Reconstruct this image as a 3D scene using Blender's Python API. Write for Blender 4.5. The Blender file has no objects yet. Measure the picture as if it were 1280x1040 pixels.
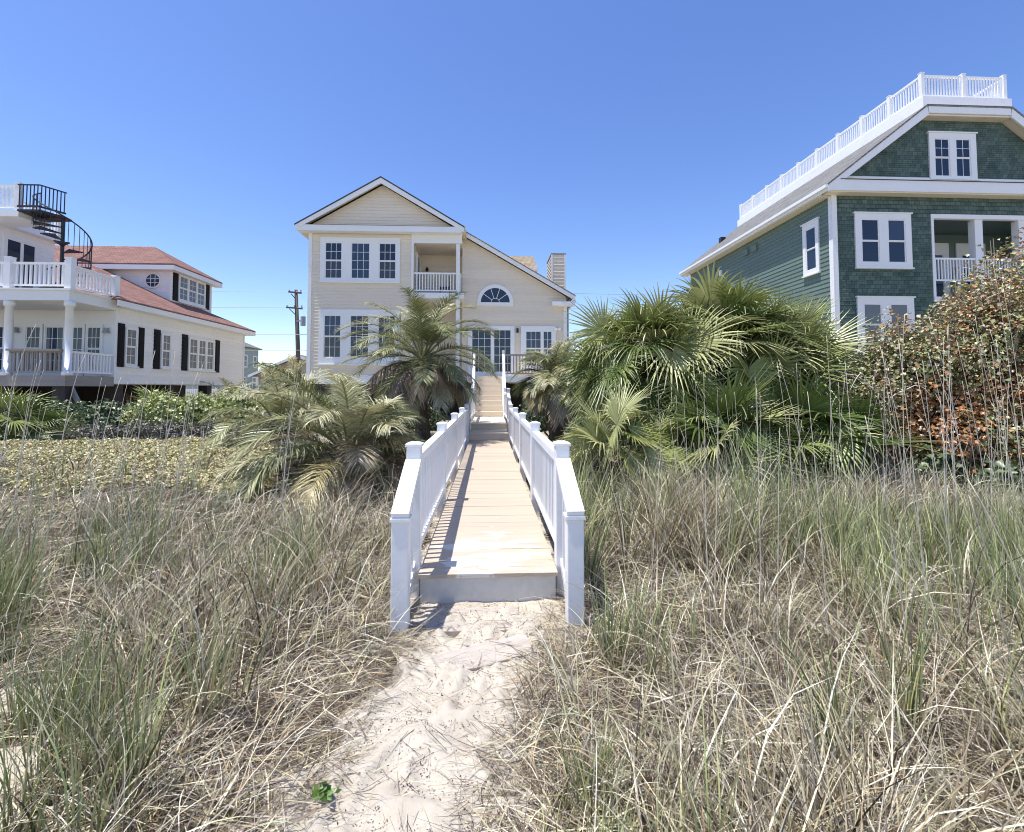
import bpy, math, random
import numpy as np
random.seed(7)
RNG = np.random.default_rng(11)
SC = bpy.context.scene
COL = SC.collection
PI = math.pi

# ---------------------------------------------------------------- materials
def new_mat(name):
    m = bpy.data.materials.new(name); m.use_nodes = True
    nt = m.node_tree
    return m, nt, nt.nodes['Principled BSDF']

def N(nt, typ, **kw):
    n = nt.nodes.new(typ)
    for k, v in kw.items():
        if k in ('operation', 'blend_type', 'data_type', 'attribute_name', 'noise_dimensions', 'sky_type', 'offset', 'offset_frequency', 'squash', 'wave_type', 'bands_direction', 'clamp'):
            setattr(n, k, v)
        else:
            n.inputs[k].default_value = v
    return n

def paint(name, col, rough=0.5, var=0.12, scale=1.2, fine=30.0, bump=0.05, spec=0.4, island=0.0, stretch=(1, 1, 1), dirt=None):
    m, nt, b = new_mat(name)
    L = nt.links.new
    tc = N(nt, 'ShaderNodeTexCoord')
    mp = N(nt, 'ShaderNodeMapping'); mp.inputs['Scale'].default_value = stretch
    L(tc.outputs['Object'], mp.inputs['Vector'])
    n1 = N(nt, 'ShaderNodeTexNoise', Scale=scale, Detail=5.0, Roughness=0.6)
    n2 = N(nt, 'ShaderNodeTexNoise', Scale=fine, Detail=3.0)
    L(mp.outputs[0], n1.inputs['Vector']); L(mp.outputs[0], n2.inputs['Vector'])
    add = N(nt, 'ShaderNodeMath', operation='ADD'); L(n1.outputs[0], add.inputs[0]); L(n2.outputs[0], add.inputs[1])
    mr = N(nt, 'ShaderNodeMapRange'); mr.inputs[1].default_value = 0.6; mr.inputs[2].default_value = 1.4
    mr.inputs[3].default_value = 1 - var; mr.inputs[4].default_value = 1 + var
    L(add.outputs[0], mr.inputs[0])
    last = mr.outputs[0]
    if island:
        g = N(nt, 'ShaderNodeNewGeometry')
        mi = N(nt, 'ShaderNodeMapRange'); mi.inputs[3].default_value = 1 - island; mi.inputs[4].default_value = 1 + island
        L(g.outputs['Random Per Island'], mi.inputs[0])
        mu = N(nt, 'ShaderNodeMath', operation='MULTIPLY'); L(last, mu.inputs[0]); L(mi.outputs[0], mu.inputs[1]); last = mu.outputs[0]
    hs = N(nt, 'ShaderNodeHueSaturation'); hs.inputs['Color'].default_value = (*col, 1)
    L(last, hs.inputs['Value'])
    out = hs.outputs[0]
    if dirt:
        n3 = N(nt, 'ShaderNodeTexNoise', Scale=dirt[1], Detail=6.0, Roughness=0.7); L(mp.outputs[0], n3.inputs['Vector'])
        cr = N(nt, 'ShaderNodeMapRange'); cr.inputs[1].default_value = dirt[2]; cr.inputs[2].default_value = dirt[2] + 0.12
        cr.inputs[4].default_value = dirt[3]
        L(n3.outputs[0], cr.inputs[0])
        mx = N(nt, 'ShaderNodeMix', data_type='RGBA'); mx.inputs[7].default_value = (*dirt[0], 1)
        L(cr.outputs[0], mx.inputs[0]); L(out, mx.inputs[6]); out = mx.outputs[2]
    L(out, b.inputs['Base Color'])
    b.inputs['Roughness'].default_value = rough
    b.inputs['Specular IOR Level'].default_value = spec
    if bump:
        bp = N(nt, 'ShaderNodeBump', Strength=bump, Distance=0.02); L(n2.outputs[0], bp.inputs['Height']); L(bp.outputs[0], b.inputs['Normal'])
    return m

def shingle(name, c1, c2, mortar, w, h, rough=0.85, bump=0.5, var=0.25, msize=0.012):
    """Courses of shingles: brick pattern over (x+y, z) so it fits every axis-aligned slope or wall."""
    m, nt, b = new_mat(name); L = nt.links.new
    tc = N(nt, 'ShaderNodeTexCoord'); sp = N(nt, 'ShaderNodeSeparateXYZ'); L(tc.outputs['Object'], sp.inputs[0])
    ad = N(nt, 'ShaderNodeMath', operation='ADD'); L(sp.outputs[0], ad.inputs[0]); L(sp.outputs[1], ad.inputs[1])
    cb = N(nt, 'ShaderNodeCombineXYZ'); L(ad.outputs[0], cb.inputs[0]); L(sp.outputs[2], cb.inputs[1])
    br = N(nt, 'ShaderNodeTexBrick', offset=0.5)
    br.inputs['Scale'].default_value = 1.0; br.inputs['Brick Width'].default_value = w; br.inputs['Row Height'].default_value = h
    br.inputs['Mortar Size'].default_value = msize; br.inputs['Mortar Smooth'].default_value = 0.3; br.inputs['Bias'].default_value = 0.0
    br.inputs['Color1'].default_value = (*c1, 1); br.inputs['Color2'].default_value = (*c2, 1); br.inputs['Mortar'].default_value = (*mortar, 1)
    L(cb.outputs[0], br.inputs['Vector'])
    n1 = N(nt, 'ShaderNodeTexNoise', Scale=2.0, Detail=8.0, Roughness=0.75); L(tc.outputs['Object'], n1.inputs['Vector'])
    mr = N(nt, 'ShaderNodeMapRange'); mr.inputs[1].default_value = 0.3; mr.inputs[2].default_value = 0.7
    mr.inputs[3].default_value = 1 - var; mr.inputs[4].default_value = 1 + var; L(n1.outputs[0], mr.inputs[0])
    hs = N(nt, 'ShaderNodeHueSaturation'); L(br.outputs[0], hs.inputs['Color']); L(mr.outputs[0], hs.inputs['Value'])
    L(hs.outputs[0], b.inputs['Base Color']); b.inputs['Roughness'].default_value = rough
    b.inputs['Specular IOR Level'].default_value = 0.2
    inv = N(nt, 'ShaderNodeMath', operation='SUBTRACT'); inv.inputs[0].default_value = 1.0; L(br.outputs['Fac'], inv.inputs[1])
    n2 = N(nt, 'ShaderNodeTexNoise', Scale=60.0, Detail=2.0); L(tc.outputs['Object'], n2.inputs['Vector'])
    a2 = N(nt, 'ShaderNodeMath', operation='MULTIPLY_ADD'); a2.inputs[1].default_value = 0.5; L(n2.outputs[0], a2.inputs[0]); L(inv.outputs[0], a2.inputs[2])
    bp = N(nt, 'ShaderNodeBump', Strength=bump, Distance=0.02); L(a2.outputs[0], bp.inputs['Height']); L(bp.outputs[0], b.inputs['Normal'])
    return m

def glass(name, col, blinds=False):
    m, nt, b = new_mat(name); L = nt.links.new
    b.inputs['Base Color'].default_value = (*col, 1)
    b.inputs['Roughness'].default_value = 0.04; b.inputs['Specular IOR Level'].default_value = 0.5
    b.inputs['IOR'].default_value = 1.5
    tc = N(nt, 'ShaderNodeTexCoord')
    if blinds:
        w = N(nt, 'ShaderNodeTexWave', wave_type='BANDS', bands_direction='Z', Scale=9.0, Distortion=0.2); L(tc.outputs['Object'], w.inputs['Vector'])
        mx = N(nt, 'ShaderNodeMix', data_type='RGBA'); mx.inputs[6].default_value = (*col, 1); mx.inputs[7].default_value = (*[c * 0.72 for c in col], 1)
        L(w.outputs[0], mx.inputs[0]); L(mx.outputs[2], b.inputs['Base Color'])
    n = N(nt, 'ShaderNodeTexNoise', Scale=0.9, Detail=1.0); L(tc.outputs['Object'], n.inputs['Vector'])
    bp = N(nt, 'ShaderNodeBump', Strength=0.06, Distance=0.05); L(n.outputs[0], bp.inputs['Height']); L(bp.outputs[0], b.inputs['Normal'])
    return m

def leafmat(name, rough=0.5, trans=0.25, spec=0.3, var=0.25):
    """Foliage: the colour comes from the 'col' attribute."""
    m, nt, b = new_mat(name); L = nt.links.new
    at = N(nt, 'ShaderNodeAttribute', attribute_name='col')
    g = N(nt, 'ShaderNodeNewGeometry')
    mr = N(nt, 'ShaderNodeMapRange'); mr.inputs[3].default_value = 1 - var; mr.inputs[4].default_value = 1 + var
    L(g.outputs['Random Per Island'], mr.inputs[0])
    hs = N(nt, 'ShaderNodeHueSaturation'); L(at.outputs['Color'], hs.inputs['Color']); L(mr.outputs[0], hs.inputs['Value'])
    L(hs.outputs[0], b.inputs['Base Color']); b.inputs['Roughness'].default_value = rough; b.inputs['Specular IOR Level'].default_value = spec
    if trans:
        t = N(nt, 'ShaderNodeBsdfTranslucent'); L(hs.outputs[0], t.inputs['Color'])
        mx = N(nt, 'ShaderNodeMixShader'); mx.inputs[0].default_value = trans
        L(b.outputs[0], mx.inputs[1]); L(t.outputs[0], mx.inputs[2])
        L(mx.outputs[0], nt.nodes['Material Output'].inputs['Surface'])
    return m

M = {}
M['white'] = paint('white_vinyl', (0.81, 0.81, 0.81), 0.42, 0.04, 0.8, 18, 0.03, dirt=((0.60, 0.58, 0.53), 5.0, 0.55, 0.35))
M['trim'] = paint('white_trim', (0.78, 0.78, 0.77), 0.5, 0.05, 0.9, 25, 0.04)
M['soffit'] = paint('cream_soffit', (0.70, 0.64, 0.50), 0.6, 0.05)
M['cream'] = paint('cream_lap_siding', (0.73, 0.645, 0.525), 0.6, 0.09, 0.7, 14, 0.04, island=0.03, stretch=(0.4, 0.4, 2))
M['whitelap'] = paint('white_lap_siding', (0.80, 0.79, 0.78), 0.6, 0.09, 0.6, 14, 0.04, island=0.03, stretch=(0.4, 0.4, 2))
M['greenlap'] = paint('green_lap_siding', (0.13, 0.185, 0.155), 0.6, 0.14, 0.8, 20, 0.06, island=0.08, stretch=(0.4, 0.4, 2))
M['greenshake'] = shingle('green_shake_wall', (0.065, 0.105, 0.088), (0.12, 0.165, 0.142), (0.018, 0.035, 0.03), 0.21, 0.165, 0.7, 0.6, 0.3, 0.007)
M['redroof'] = shingle('red_roof_shingle', (0.29, 0.165, 0.14), (0.22, 0.115, 0.098), (0.12, 0.065, 0.055), 0.32, 0.072, 0.9, 0.5, 0.28)
M['greyroof'] = shingle('grey_roof_shingle', (0.23, 0.225, 0.22), (0.16, 0.155, 0.15), (0.08, 0.08, 0.08), 0.3, 0.1, 0.9, 0.5, 0.25)
M['tanroof'] = shingle('tan_roof_shingle', (0.36, 0.295, 0.21), (0.27, 0.22, 0.16), (0.14, 0.11, 0.08), 0.3, 0.08, 0.9, 0.5, 0.25)
M['darkroof'] = paint('dark_roof_edge', (0.05, 0.05, 0.06), 0.8)
M['glass'] = glass('window_glass', (0.016, 0.028, 0.055)); M['glassB'] = glass('window_glass_pale', (0.035, 0.055, 0.095)); M['glassC'] = glass('window_glass_dim', (0.05, 0.06, 0.075), True)
M['glasscurt'] = glass('curtained_glass', (0.16, 0.17, 0.18), True)
M['shutter'] = paint('black_shutter', (0.006, 0.006, 0.01), 0.6, 0.1, spec=0.15)
M['iron'] = paint('black_iron', (0.018, 0.016, 0.022), 0.45, 0.1, spec=0.5)
M['deck'] = paint('tan_deck_board', (0.465, 0.385, 0.30), 0.7, 0.06, 0.9, 22, 0.10, island=0.025, stretch=(0.6, 4, 4))
M['tread'] = paint('tan_tread_board', (0.74, 0.65, 0.52), 0.7, 0.08, 0.9, 22, 0.12, island=0.05, stretch=(0.6, 4, 4))
M['riser'] = paint('pale_riser_board', (0.60, 0.59, 0.56), 0.6, 0.10, 1.5, 20, 0.06, dirt=((0.33, 0.31, 0.25), 3.0, 0.56, 0.6))
M['greywood'] = paint('weathered_grey_wood', (0.30, 0.27, 0.25), 0.85, 0.25, 1.5, 18, 0.2, island=0.12, stretch=(0.5, 0.5, 5))
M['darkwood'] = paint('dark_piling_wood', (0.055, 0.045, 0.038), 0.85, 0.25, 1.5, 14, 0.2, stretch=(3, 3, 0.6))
M['plank'] = paint('buried_plank_wood', (0.42, 0.37, 0.32), 0.85, 0.25, 2.0, 20, 0.3, stretch=(0.7, 6, 6))
M['pole'] = paint('utility_pole_wood', (0.12, 0.095, 0.08), 0.9, 0.25, 1.0, 12, 0.2, stretch=(3, 3, 0.4))
M['metal'] = paint('grey_metal', (0.30, 0.32, 0.35), 0.5, 0.1)
M['black'] = paint('black_metal', (0.02, 0.02, 0.022), 0.4, 0.1)
M['sagelap'] = paint('sage_lap_siding', (0.34, 0.37, 0.32), 0.7, 0.08, 0.6, 14, 0.04)
M['tanlap'] = paint('tan_gable_siding', (0.45, 0.385, 0.30), 0.7, 0.08, 0.6, 14, 0.04)
M['trunk'] = paint('palm_trunk_bark', (0.15, 0.115, 0.08), 0.95, 0.4, 4.0, 25, 0.8)
M['twig'] = paint('grey_twig_bark', (0.30, 0.25, 0.20), 0.9, 0.3, 4.0, 30, 0.2)
M['stalk'] = paint('dry_stalk_straw', (0.64, 0.57, 0.46), 0.6, 0.3, 3.0, 30, 0.1)
M['palmleaf'] = leafmat('feather_palm_leaf', 0.40, 0.14, 0.5, 0.3)
M['fanleaf'] = leafmat('fan_palm_leaf', 0.36, 0.14, 0.5, 0.25)
M['leaf'] = leafmat('shrub_leaf', 0.40, 0.14, 0.5, 0.4)
M['grass'] = leafmat('dune_grass_blade', 0.40, 0.08, 0.5, 0.45)

def deck_patch(m):
    """Bleached bare patches in the middle of the front boards (wear that belongs to the boards)."""
    nt = m.node_tree; L = nt.links.new; b = nt.nodes['Principled BSDF']
    src = b.inputs['Base Color'].links[0].from_socket
    tc = N(nt, 'ShaderNodeTexCoord')
    mp = N(nt, 'ShaderNodeMapping'); mp.inputs['Scale'].default_value = (2.2, 7.0, 1); L(tc.outputs['Object'], mp.inputs['Vector'])
    n = N(nt, 'ShaderNodeTexNoise', Scale=1.0, Detail=6.0, Roughness=0.62); L(mp.outputs[0], n.inputs['Vector'])
    sp = N(nt, 'ShaderNodeSeparateXYZ'); L(tc.outputs['Object'], sp.inputs[0])
    # only from y = 3.9 to 5.6
    mr = N(nt, 'ShaderNodeMapRange'); mr.inputs[1].default_value = 4.6; mr.inputs[2].default_value = 5.9
    mr.inputs[3].default_value = 0.085; mr.inputs[4].default_value = -0.2; L(sp.outputs[1], mr.inputs[0])
    ax = N(nt, 'ShaderNodeMath', operation='ABSOLUTE')
    sx = N(nt, 'ShaderNodeMath', operation='SUBTRACT'); sx.inputs[1].default_value = 0.06; L(sp.outputs[0], sx.inputs[0]); L(sx.outputs[0], ax.inputs[0])
    mx2 = N(nt, 'ShaderNodeMath', operation='MULTIPLY_ADD'); mx2.inputs[1].default_value = -0.28; L(ax.outputs[0], mx2.inputs[0]); L(mr.outputs[0], mx2.inputs[2])
    ad = N(nt, 'ShaderNodeMath', operation='ADD'); L(n.outputs[0], ad.inputs[0]); L(mx2.outputs[0], ad.inputs[1])
    th = N(nt, 'ShaderNodeMapRange'); th.inputs[1].default_value = 0.53; th.inputs[2].default_value = 0.56; th.inputs[4].default_value = 0.95
    L(ad.outputs[0], th.inputs[0])
    mx = N(nt, 'ShaderNodeMix', data_type='RGBA'); mx.inputs[7].default_value = (0.66, 0.62, 0.56, 1)
    L(th.outputs[0], mx.inputs[0]); L(src, mx.inputs[6]); L(mx.outputs[2], b.inputs['Base Color'])
deck_patch(M['deck'])

# ---------------------------------------------------------------- mesh helpers
class MB:
    def __init__(s): s.v = []; s.f = []
    def add(s, vs, fs):
        o = len(s.v); s.v += [tuple(p) for p in vs]; s.f += [tuple(i + o for i in f) for f in fs]; return s
    HEX = [(0, 3, 2, 1), (4, 5, 6, 7), (0, 1, 5, 4), (1, 2, 6, 5), (2, 3, 7, 6), (3, 0, 4, 7)]
    def box(s, x0, y0, z0, x1, y1, z1):
        return s.add([(x0, y0, z0), (x1, y0, z0), (x1, y1, z0), (x0, y1, z0), (x0, y0, z1), (x1, y0, z1), (x1, y1, z1), (x0, y1, z1)], MB.HEX)
    def hexa(s, pts): return s.add(pts, MB.HEX)
    def beam(s, p, q, w, h):
        """vertical-section beam from p to q: w across (horizontal), h tall (p, q = centre line)"""
        p = np.array(p, float); q = np.array(q, float); d = q - p
        n = np.array([-d[1], d[0], 0.0]); l = np.linalg.norm(n)
        n = np.array([1.0, 0, 0]) if l < 1e-6 else n / l
        a = n * w / 2
        if l < 1e-6: u = np.array([0, h / 2, 0])
        else:
            u = np.cross(d / np.linalg.norm(d), n); u = u / np.linalg.norm(u) * h / 2
        return s.add([p - a - u, p + a - u, p + a + u, p - a + u, q - a - u, q + a - u, q + a + u, q - a + u],
                     [(0, 3, 2, 1), (4, 5, 6, 7), (0, 1, 5, 4), (1, 2, 6, 5), (2, 3, 7, 6), (3, 0, 4, 7)])
    def tube(s, pts, rad, n=6, cap=True):
        pts = [np.array(p, float) for p in pts]; m = len(pts)
        if not hasattr(rad, '__len__'): rad = [rad] * m
        vs = []; up0 = None
        for i in range(m):
            d = pts[min(i + 1, m - 1)] - pts[max(i - 1, 0)]; d = d / (np.linalg.norm(d) + 1e-9)
            if up0 is None: up0 = np.array([0, 0, 1.0]) if abs(d[2]) < 0.9 else np.array([1.0, 0, 0])
            a = np.cross(d, up0); a /= (np.linalg.norm(a) + 1e-9); b = np.cross(a, d); up0 = b
            for k in range(n):
                t = 2 * PI * k / n; vs.append(pts[i] + rad[i] * (math.cos(t) * a + math.sin(t) * b))
        fs = [(i * n + k, i * n + (k + 1) % n, (i + 1) * n + (k + 1) % n, (i + 1) * n + k) for i in range(m - 1) for k in range(n)]
        if cap: fs += [tuple(range(n - 1, -1, -1)), tuple(range((m - 1) * n, m * n))]
        return s.add(vs, fs)
    def prism(s, poly, ext):
        """poly: 3-D points of a planar polygon, ext: extrusion vector"""
        n = len(poly); e = np.array(ext, float); vs = [np.array(p, float) for p in poly]; vs = vs + [p + e for p in vs]
        fs = [tuple(range(n - 1, -1, -1)), tuple(range(n, 2 * n))] + [(i, (i + 1) % n, n + (i + 1) % n, n + i) for i in range(n)]
        return s.add(vs, fs)

WO = {}   # world origin of every object made here
def link(o, parent, world):
    COL.objects.link(o); w = np.array(world, float)
    if parent is not None:
        o.parent = parent; o.location = tuple(w - WO[parent.name])
    else: o.location = tuple(w)
    WO[o.name] = w
    return o

def obj(name, mb, mat, parent=None, smooth=False, at=None, bevel=0.0):
    """mb holds world coordinates; the object's origin is put at `at` (or at its middle bottom)."""
    V = np.array(mb.v, float)
    if at is None: at = ((V[:, 0].min() + V[:, 0].max()) / 2, (V[:, 1].min() + V[:, 1].max()) / 2, V[:, 2].min())
    me = bpy.data.meshes.new(name); me.from_pydata([tuple(p) for p in V - np.array(at)], [], mb.f); me.update()
    me.materials.append(mat)
    if smooth:
        for p in me.polygons: p.use_smooth = True
    o = bpy.data.objects.new(name, me)
    link(o, parent, at)
    if bevel:
        bv = o.modifiers.new('bevel', 'BEVEL'); bv.width = bevel; bv.segments = 2; bv.limit_method = 'ANGLE'
    return o

def inst(name, me, parent, world):
    return link(bpy.data.objects.new(name, me), parent, world)

def thing(name, label, cat, loc, group=None):
    o = bpy.data.objects.new(name, None); o.empty_display_size = 0.2
    link(o, None, loc); return tag(o, label, cat, group)
def tag(o, label, cat, group=None, kind=None):
    o['label'] = label; o['category'] = cat
    if group: o['group'] = group
    if kind: o['kind'] = kind
    return o

def np_mesh(name, V, F, C, mat, parent=None, at=None, smooth=False):
    """numpy quads with a per-vertex colour attribute 'col'"""
    V = np.asarray(V, np.float32); F = np.asarray(F, np.int32)
    if at is None: at = np.array([V[:, 0].mean(), V[:, 1].mean(), V[:, 2].min()])
    me = bpy.data.meshes.new(name)
    me.vertices.add(len(V)); me.vertices.foreach_set('co', (V - np.asarray(at, np.float32)).ravel())
    k = F.shape[1]
    me.loops.add(F.size); me.loops.foreach_set('vertex_index', F.ravel())
    me.polygons.add(len(F)); me.polygons.foreach_set('loop_start', np.arange(0, F.size, k, dtype=np.int32))
    try: me.polygons.foreach_set('loop_total', np.full(len(F), k, np.int32))
    except Exception: pass
    if smooth: me.polygons.foreach_set('use_smooth', np.ones(len(F), bool))
    me.update(calc_edges=True)
    if C is not None:
        a = me.color_attributes.new('col', 'FLOAT_COLOR', 'POINT')
        a.data.foreach_set('color', np.c_[C, np.ones(len(V))].astype(np.float32).ravel())
    me.materials.append(mat)
    return link(bpy.data.objects.new(name, me), parent, at)

def hash2(ix, iy, seed):
    h = (ix.astype(np.int64) * 374761393 + iy.astype(np.int64) * 668265263 + seed * 974711) & 0x7fffffff
    h = ((h ^ (h >> 13)) * 1274126177) & 0x7fffffff
    return ((h ^ (h >> 16)) & 0xffff) / 65535.0
def vnoise(x, y, seed=0):
    x = np.asarray(x, float); y = np.asarray(y, float)
    ix = np.floor(x); iy = np.floor(y); fx = x - ix; fy = y - iy
    fx = fx * fx * (3 - 2 * fx); fy = fy * fy * (3 - 2 * fy)
    a = hash2(ix, iy, seed); b = hash2(ix + 1, iy, seed); c = hash2(ix, iy + 1, seed); d = hash2(ix + 1, iy + 1, seed)
    return (a * (1 - fx) + b * fx) * (1 - fy) + (c * (1 - fx) + d * fx) * fy
def fbm(x, y, seed=0, o=4):
    s = 0; a = 0.5
    for i in range(o): s = s + a * vnoise(x * 2 ** i, y * 2 ** i, seed + i); a *= 0.5
    return s
def sstep(a, b, x):
    t = np.clip((np.asarray(x, float) - a) / (b - a), 0, 1); return t * t * (3 - 2 * t)

# facade frames: a runs along the wall, z up, d outwards
class Fr:
    def __init__(s, O, u, n): s.O = np.array([O[0], O[1], 0.0]); s.u = np.array([u[0], u[1], 0.0]); s.n = np.array([n[0], n[1], 0.0])
    def p(s, a, z, d=0.0): return s.O + s.u * a + s.n * d + np.array([0, 0, z])
    def box(s, mb, a0, a1, z0, z1, d0, d1):
        return mb.hexa([s.p(a0, z0, d0), s.p(a1, z0, d0), s.p(a1, z0, d1), s.p(a0, z0, d1), s.p(a0, z1, d0), s.p(a1, z1, d0), s.p(a1, z1, d1), s.p(a0, z1, d1)])
def front(y): return Fr((0, y), (1, 0), (0, -1))
def sideL(x): return Fr((x, 0), (0, 1), (-1, 0))    # faces -X, a = Y
def sideR(x): return Fr((x, 0), (0, 1), (1, 0))     # faces +X, a = Y

def laps(mb, fr, z0, z1, rng, e=0.15, out=0.022):
    """lapped boards; rng(z) -> list of (a0, a1) at that height"""
    z = z0
    while z < z1 - 0.01:
        zt = min(z + e, z1)
        for (b0, b1), (t0, t1) in zip(rng(z), rng(zt)):
            if b1 - b0 < 0.02: continue
            mb.add([fr.p(b0, z, 0.0), fr.p(b1, z, 0.0), fr.p(b1, z, out), fr.p(b0, z, out), fr.p(t1, zt, 0.004), fr.p(t0, zt, 0.004)],
                   [(0, 1, 2, 3), (3, 2, 4, 5), (0, 3, 5), (1, 4, 2)])
        z = zt
    return mb
def rect(*iv): return lambda z: list(iv)

def window(par, fr, a0, a1, z0, z1, lights, g='glass', name='window', sill=True, head=False, depth=0.07, mat='trim'):
    """outer trim a0..a1, z0..z1; lights: (a0, a1, z0, z1, cols, rows_upper, rows_lower or 0)"""
    ls = sorted(lights); mb = MB(); D = depth
    zt = max(l[3] for l in ls); zb = min(l[2] for l in ls)
    fr.box(mb, a0, a1, zt, z1, 0.005, D); 
    if zb - z0 > 0.01: fr.box(mb, a0, a1, z0, zb, 0.005, D)
    xs = [a0] + [v for l in ls for v in (l[0], l[1])] + [a1]
    for i in range(0, len(xs), 2):
        if xs[i + 1] - xs[i] > 0.005: fr.box(mb, xs[i], xs[i + 1], zb, zt, 0.005, D)
    if head: fr.box(mb, a0 - 0.05, a1 + 0.05, z1, z1 + 0.05, 0.005, D + 0.04)
    w = obj(name, mb, M[mat], par)
    if sill: 
        sb = MB(); fr.box(sb, a0 - 0.03, a1 + 0.03, z0 - 0.05, z0, 0.005, D + 0.05); obj('sill', sb, M[mat], w)
    for (l0, l1, lz0, lz1, nc, ru, rl) in ls:
        s = 0.035; gb = MB(); sb = MB()
        mid = lz0 + (lz1 - lz0) * (0.5 if rl else 0.0)
        parts = [(mid, lz1, ru)] + ([(lz0, mid, rl)] if rl else [])
        for k, (p0, p1, nr) in enumerate(parts):
            off = 0.0 if k == 0 else -0.012
            pb = MB(); fr.box(pb, l0 + s, l1 - s, p0 + s, p1 - s, 0.025 + off, 0.036 + off)
            obj('pane', pb, M[(g if g != 'glass' else random.choice(['glass', 'glass', 'glassB', 'glassB' if k == 0 else 'glassC']))], w)
            fr.box(sb, l0, l1, p1 - s, p1, 0.022 + off, 0.055 + off); fr.box(sb, l0, l1, p0, p0 + s, 0.022 + off, 0.055 + off)
            fr.box(sb, l0, l0 + s, p0 + s, p1 - s, 0.022 + off, 0.055 + off); fr.box(sb, l1 - s, l1, p0 + s, p1 - s, 0.022 + off, 0.055 + off)
            t = 0.009
            for i in range(1, nc):
                x = l0 + s + (l1 - l0 - 2 * s) * i / nc; fr.box(gb, x - t, x + t, p0 + s, p1 - s, 0.037 + off, 0.046 + off)
            for j in range(1, nr):
                z = p0 + s + (p1 - p0 - 2 * s) * j / nr; fr.box(gb, l0 + s, l1 - s, z - t, z + t, 0.0375 + off, 0.0465 + off)
        obj('sash', sb, M[mat], w)
        if gb.v: obj('muntin_grid', gb, M[mat], w)
    return w

BAL = {}
def baluster_mesh(w, h, mat):
    k = (w, round(h, 3), mat.name)
    if k not in BAL:
        mb = MB().box(-w / 2, -w / 2, 0, w / 2, w / 2, h); me = bpy.data.meshes.new('baluster'); me.from_pydata(mb.v, [], mb.f); me.materials.append(mat); BAL[k] = me
    return BAL[k]
COUNT = {}; REST = {}
def railing(par, p, q, H=0.95, mat=None, sp=0.115, bw=0.034, low=0.09, rw=0.085, rh=0.07, inset=0.06, name='railing'):
    """p, q: base points (x, y, z of the floor); a rail pair with its balusters"""
    mat = mat or M['white']; p = np.array(p, float); q = np.array(q, float); d = q - p; L = np.linalg.norm(d[:2]); up = np.array([0, 0, 1.0])
    r = obj(name, MB().beam(p + up * (H - rh / 2), q + up * (H - rh / 2), rw, rh), mat, par)
    obj('bottom_rail', MB().beam(p + up * (low + 0.03), q + up * (low + 0.03), rw * 0.7, 0.06), mat, r)
    n = max(1, int(round((L - 2 * inset) / sp)))
    me = baluster_mesh(bw, H - rh - low - 0.05, mat)
    for i in range(n):
        t = (inset + (i + 0.5) * (L - 2 * inset) / n) / L; c = p + d * t + up * (low + 0.055)
        k = par.name; COUNT[k] = COUNT.get(k, 0) + 1
        if COUNT[k] <= 100: inst('baluster', me, r, c)
        else:
            b = bw / 2; REST.setdefault(k, (par, mat, MB()))[2].box(c[0] - b, c[1] - b, c[2], c[0] + b, c[1] + b, c[2] + H - rh - low - 0.05)
    return r
def post(par, x, y, z0, z1, w=0.115, mat=None, name='post'):
    mat = mat or M['white']; h = w / 2
    o = obj(name, MB().box(x - h, y - h, z0, x + h, y + h, z1), mat, par, bevel=0.006)
    c = MB(); e = h + 0.009; c.box(x - e, y - e, z1, x + e, y + e, z1 + 0.022)
    c.add([(x - e, y - e, z1 + 0.022), (x + e, y - e, z1 + 0.022), (x + e, y + e, z1 + 0.022), (x - e, y + e, z1 + 0.022), (x - h * .55, y - h * .55, z1 + 0.036), (x + h * .55, y - h * .55, z1 + 0.036), (x + h * .55, y + h * .55, z1 + 0.036), (x - h * .55, y + h * .55, z1 + 0.036)], MB.HEX)
    obj('cap', c, mat, o); return o

# ---------------------------------------------------------------- terrain
def path_edges(y):
    yy = [0.0, 1.5, 1.82, 2.43, 2.8, 3.1, 3.35, 3.6, 30]
    return np.interp(y, yy, [-0.98, -0.92, -0.90, -0.82, -0.68, -0.54, -0.58, -0.6, -0.6]), np.interp(y, yy, [0.1, 0.12, 0.12, 0.22, 0.32, 0.42, 0.52, 0.6, 0.6])
def gh_smooth(x, y):
    x = np.asarray(x, float); y = np.asarray(y, float)
    left = 0.50 * sstep(0.7, 4.2, -x) * sstep(2.0, 9.0, y) * (1 - 0.55 * sstep(10.3, 12.5, y))
    right = 0.16 * sstep(0.7, 2.6, x) * sstep(2.0, 7.0, y)
    far = 0.15 * sstep(12, 20, y)
    bump = (fbm(x * 0.55 + 3, y * 0.55, 5, 3) - 0.45) * 0.22 * sstep(0.5, 1.6, np.abs(x)) * (1 - sstep(30, 60, np.hypot(x, y)))
    return left + right + far + bump
def gh(x, y):
    return gh_smooth(x, y) + (fbm(np.asarray(x) * 5, np.asarray(y) * 5, 21, 3) - 0.45) * 0.05

def axis(lo, hi, step, far, grow=1.12):
    a = list(np.arange(lo, hi + 1e-6, step)); s = step
    r = []; x = hi
    while x < far: s *= grow; x += s; r.append(x)
    s = step; l = []; x = lo
    while x > -far: s *= grow; x -= s; l.append(x)
    return np.array(l[::-1] + a + r)
xs = axis(-1.3, 1.1, 0.018, 1500, 1.07); ys = axis(1.2, 4.1, 0.018, 1500, 1.07)
GX, GY = np.meshgrid(xs, ys)
GZ = gh(GX, GY)
near = (1 - sstep(5, 12, np.hypot(GX, GY)))
GZ += near * ((fbm(GX * 9, GY * 9, 31, 4) - 0.45) * 0.055 + (fbm(GX * 30, GY * 30, 41, 3) - 0.45) * 0.014)
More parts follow.
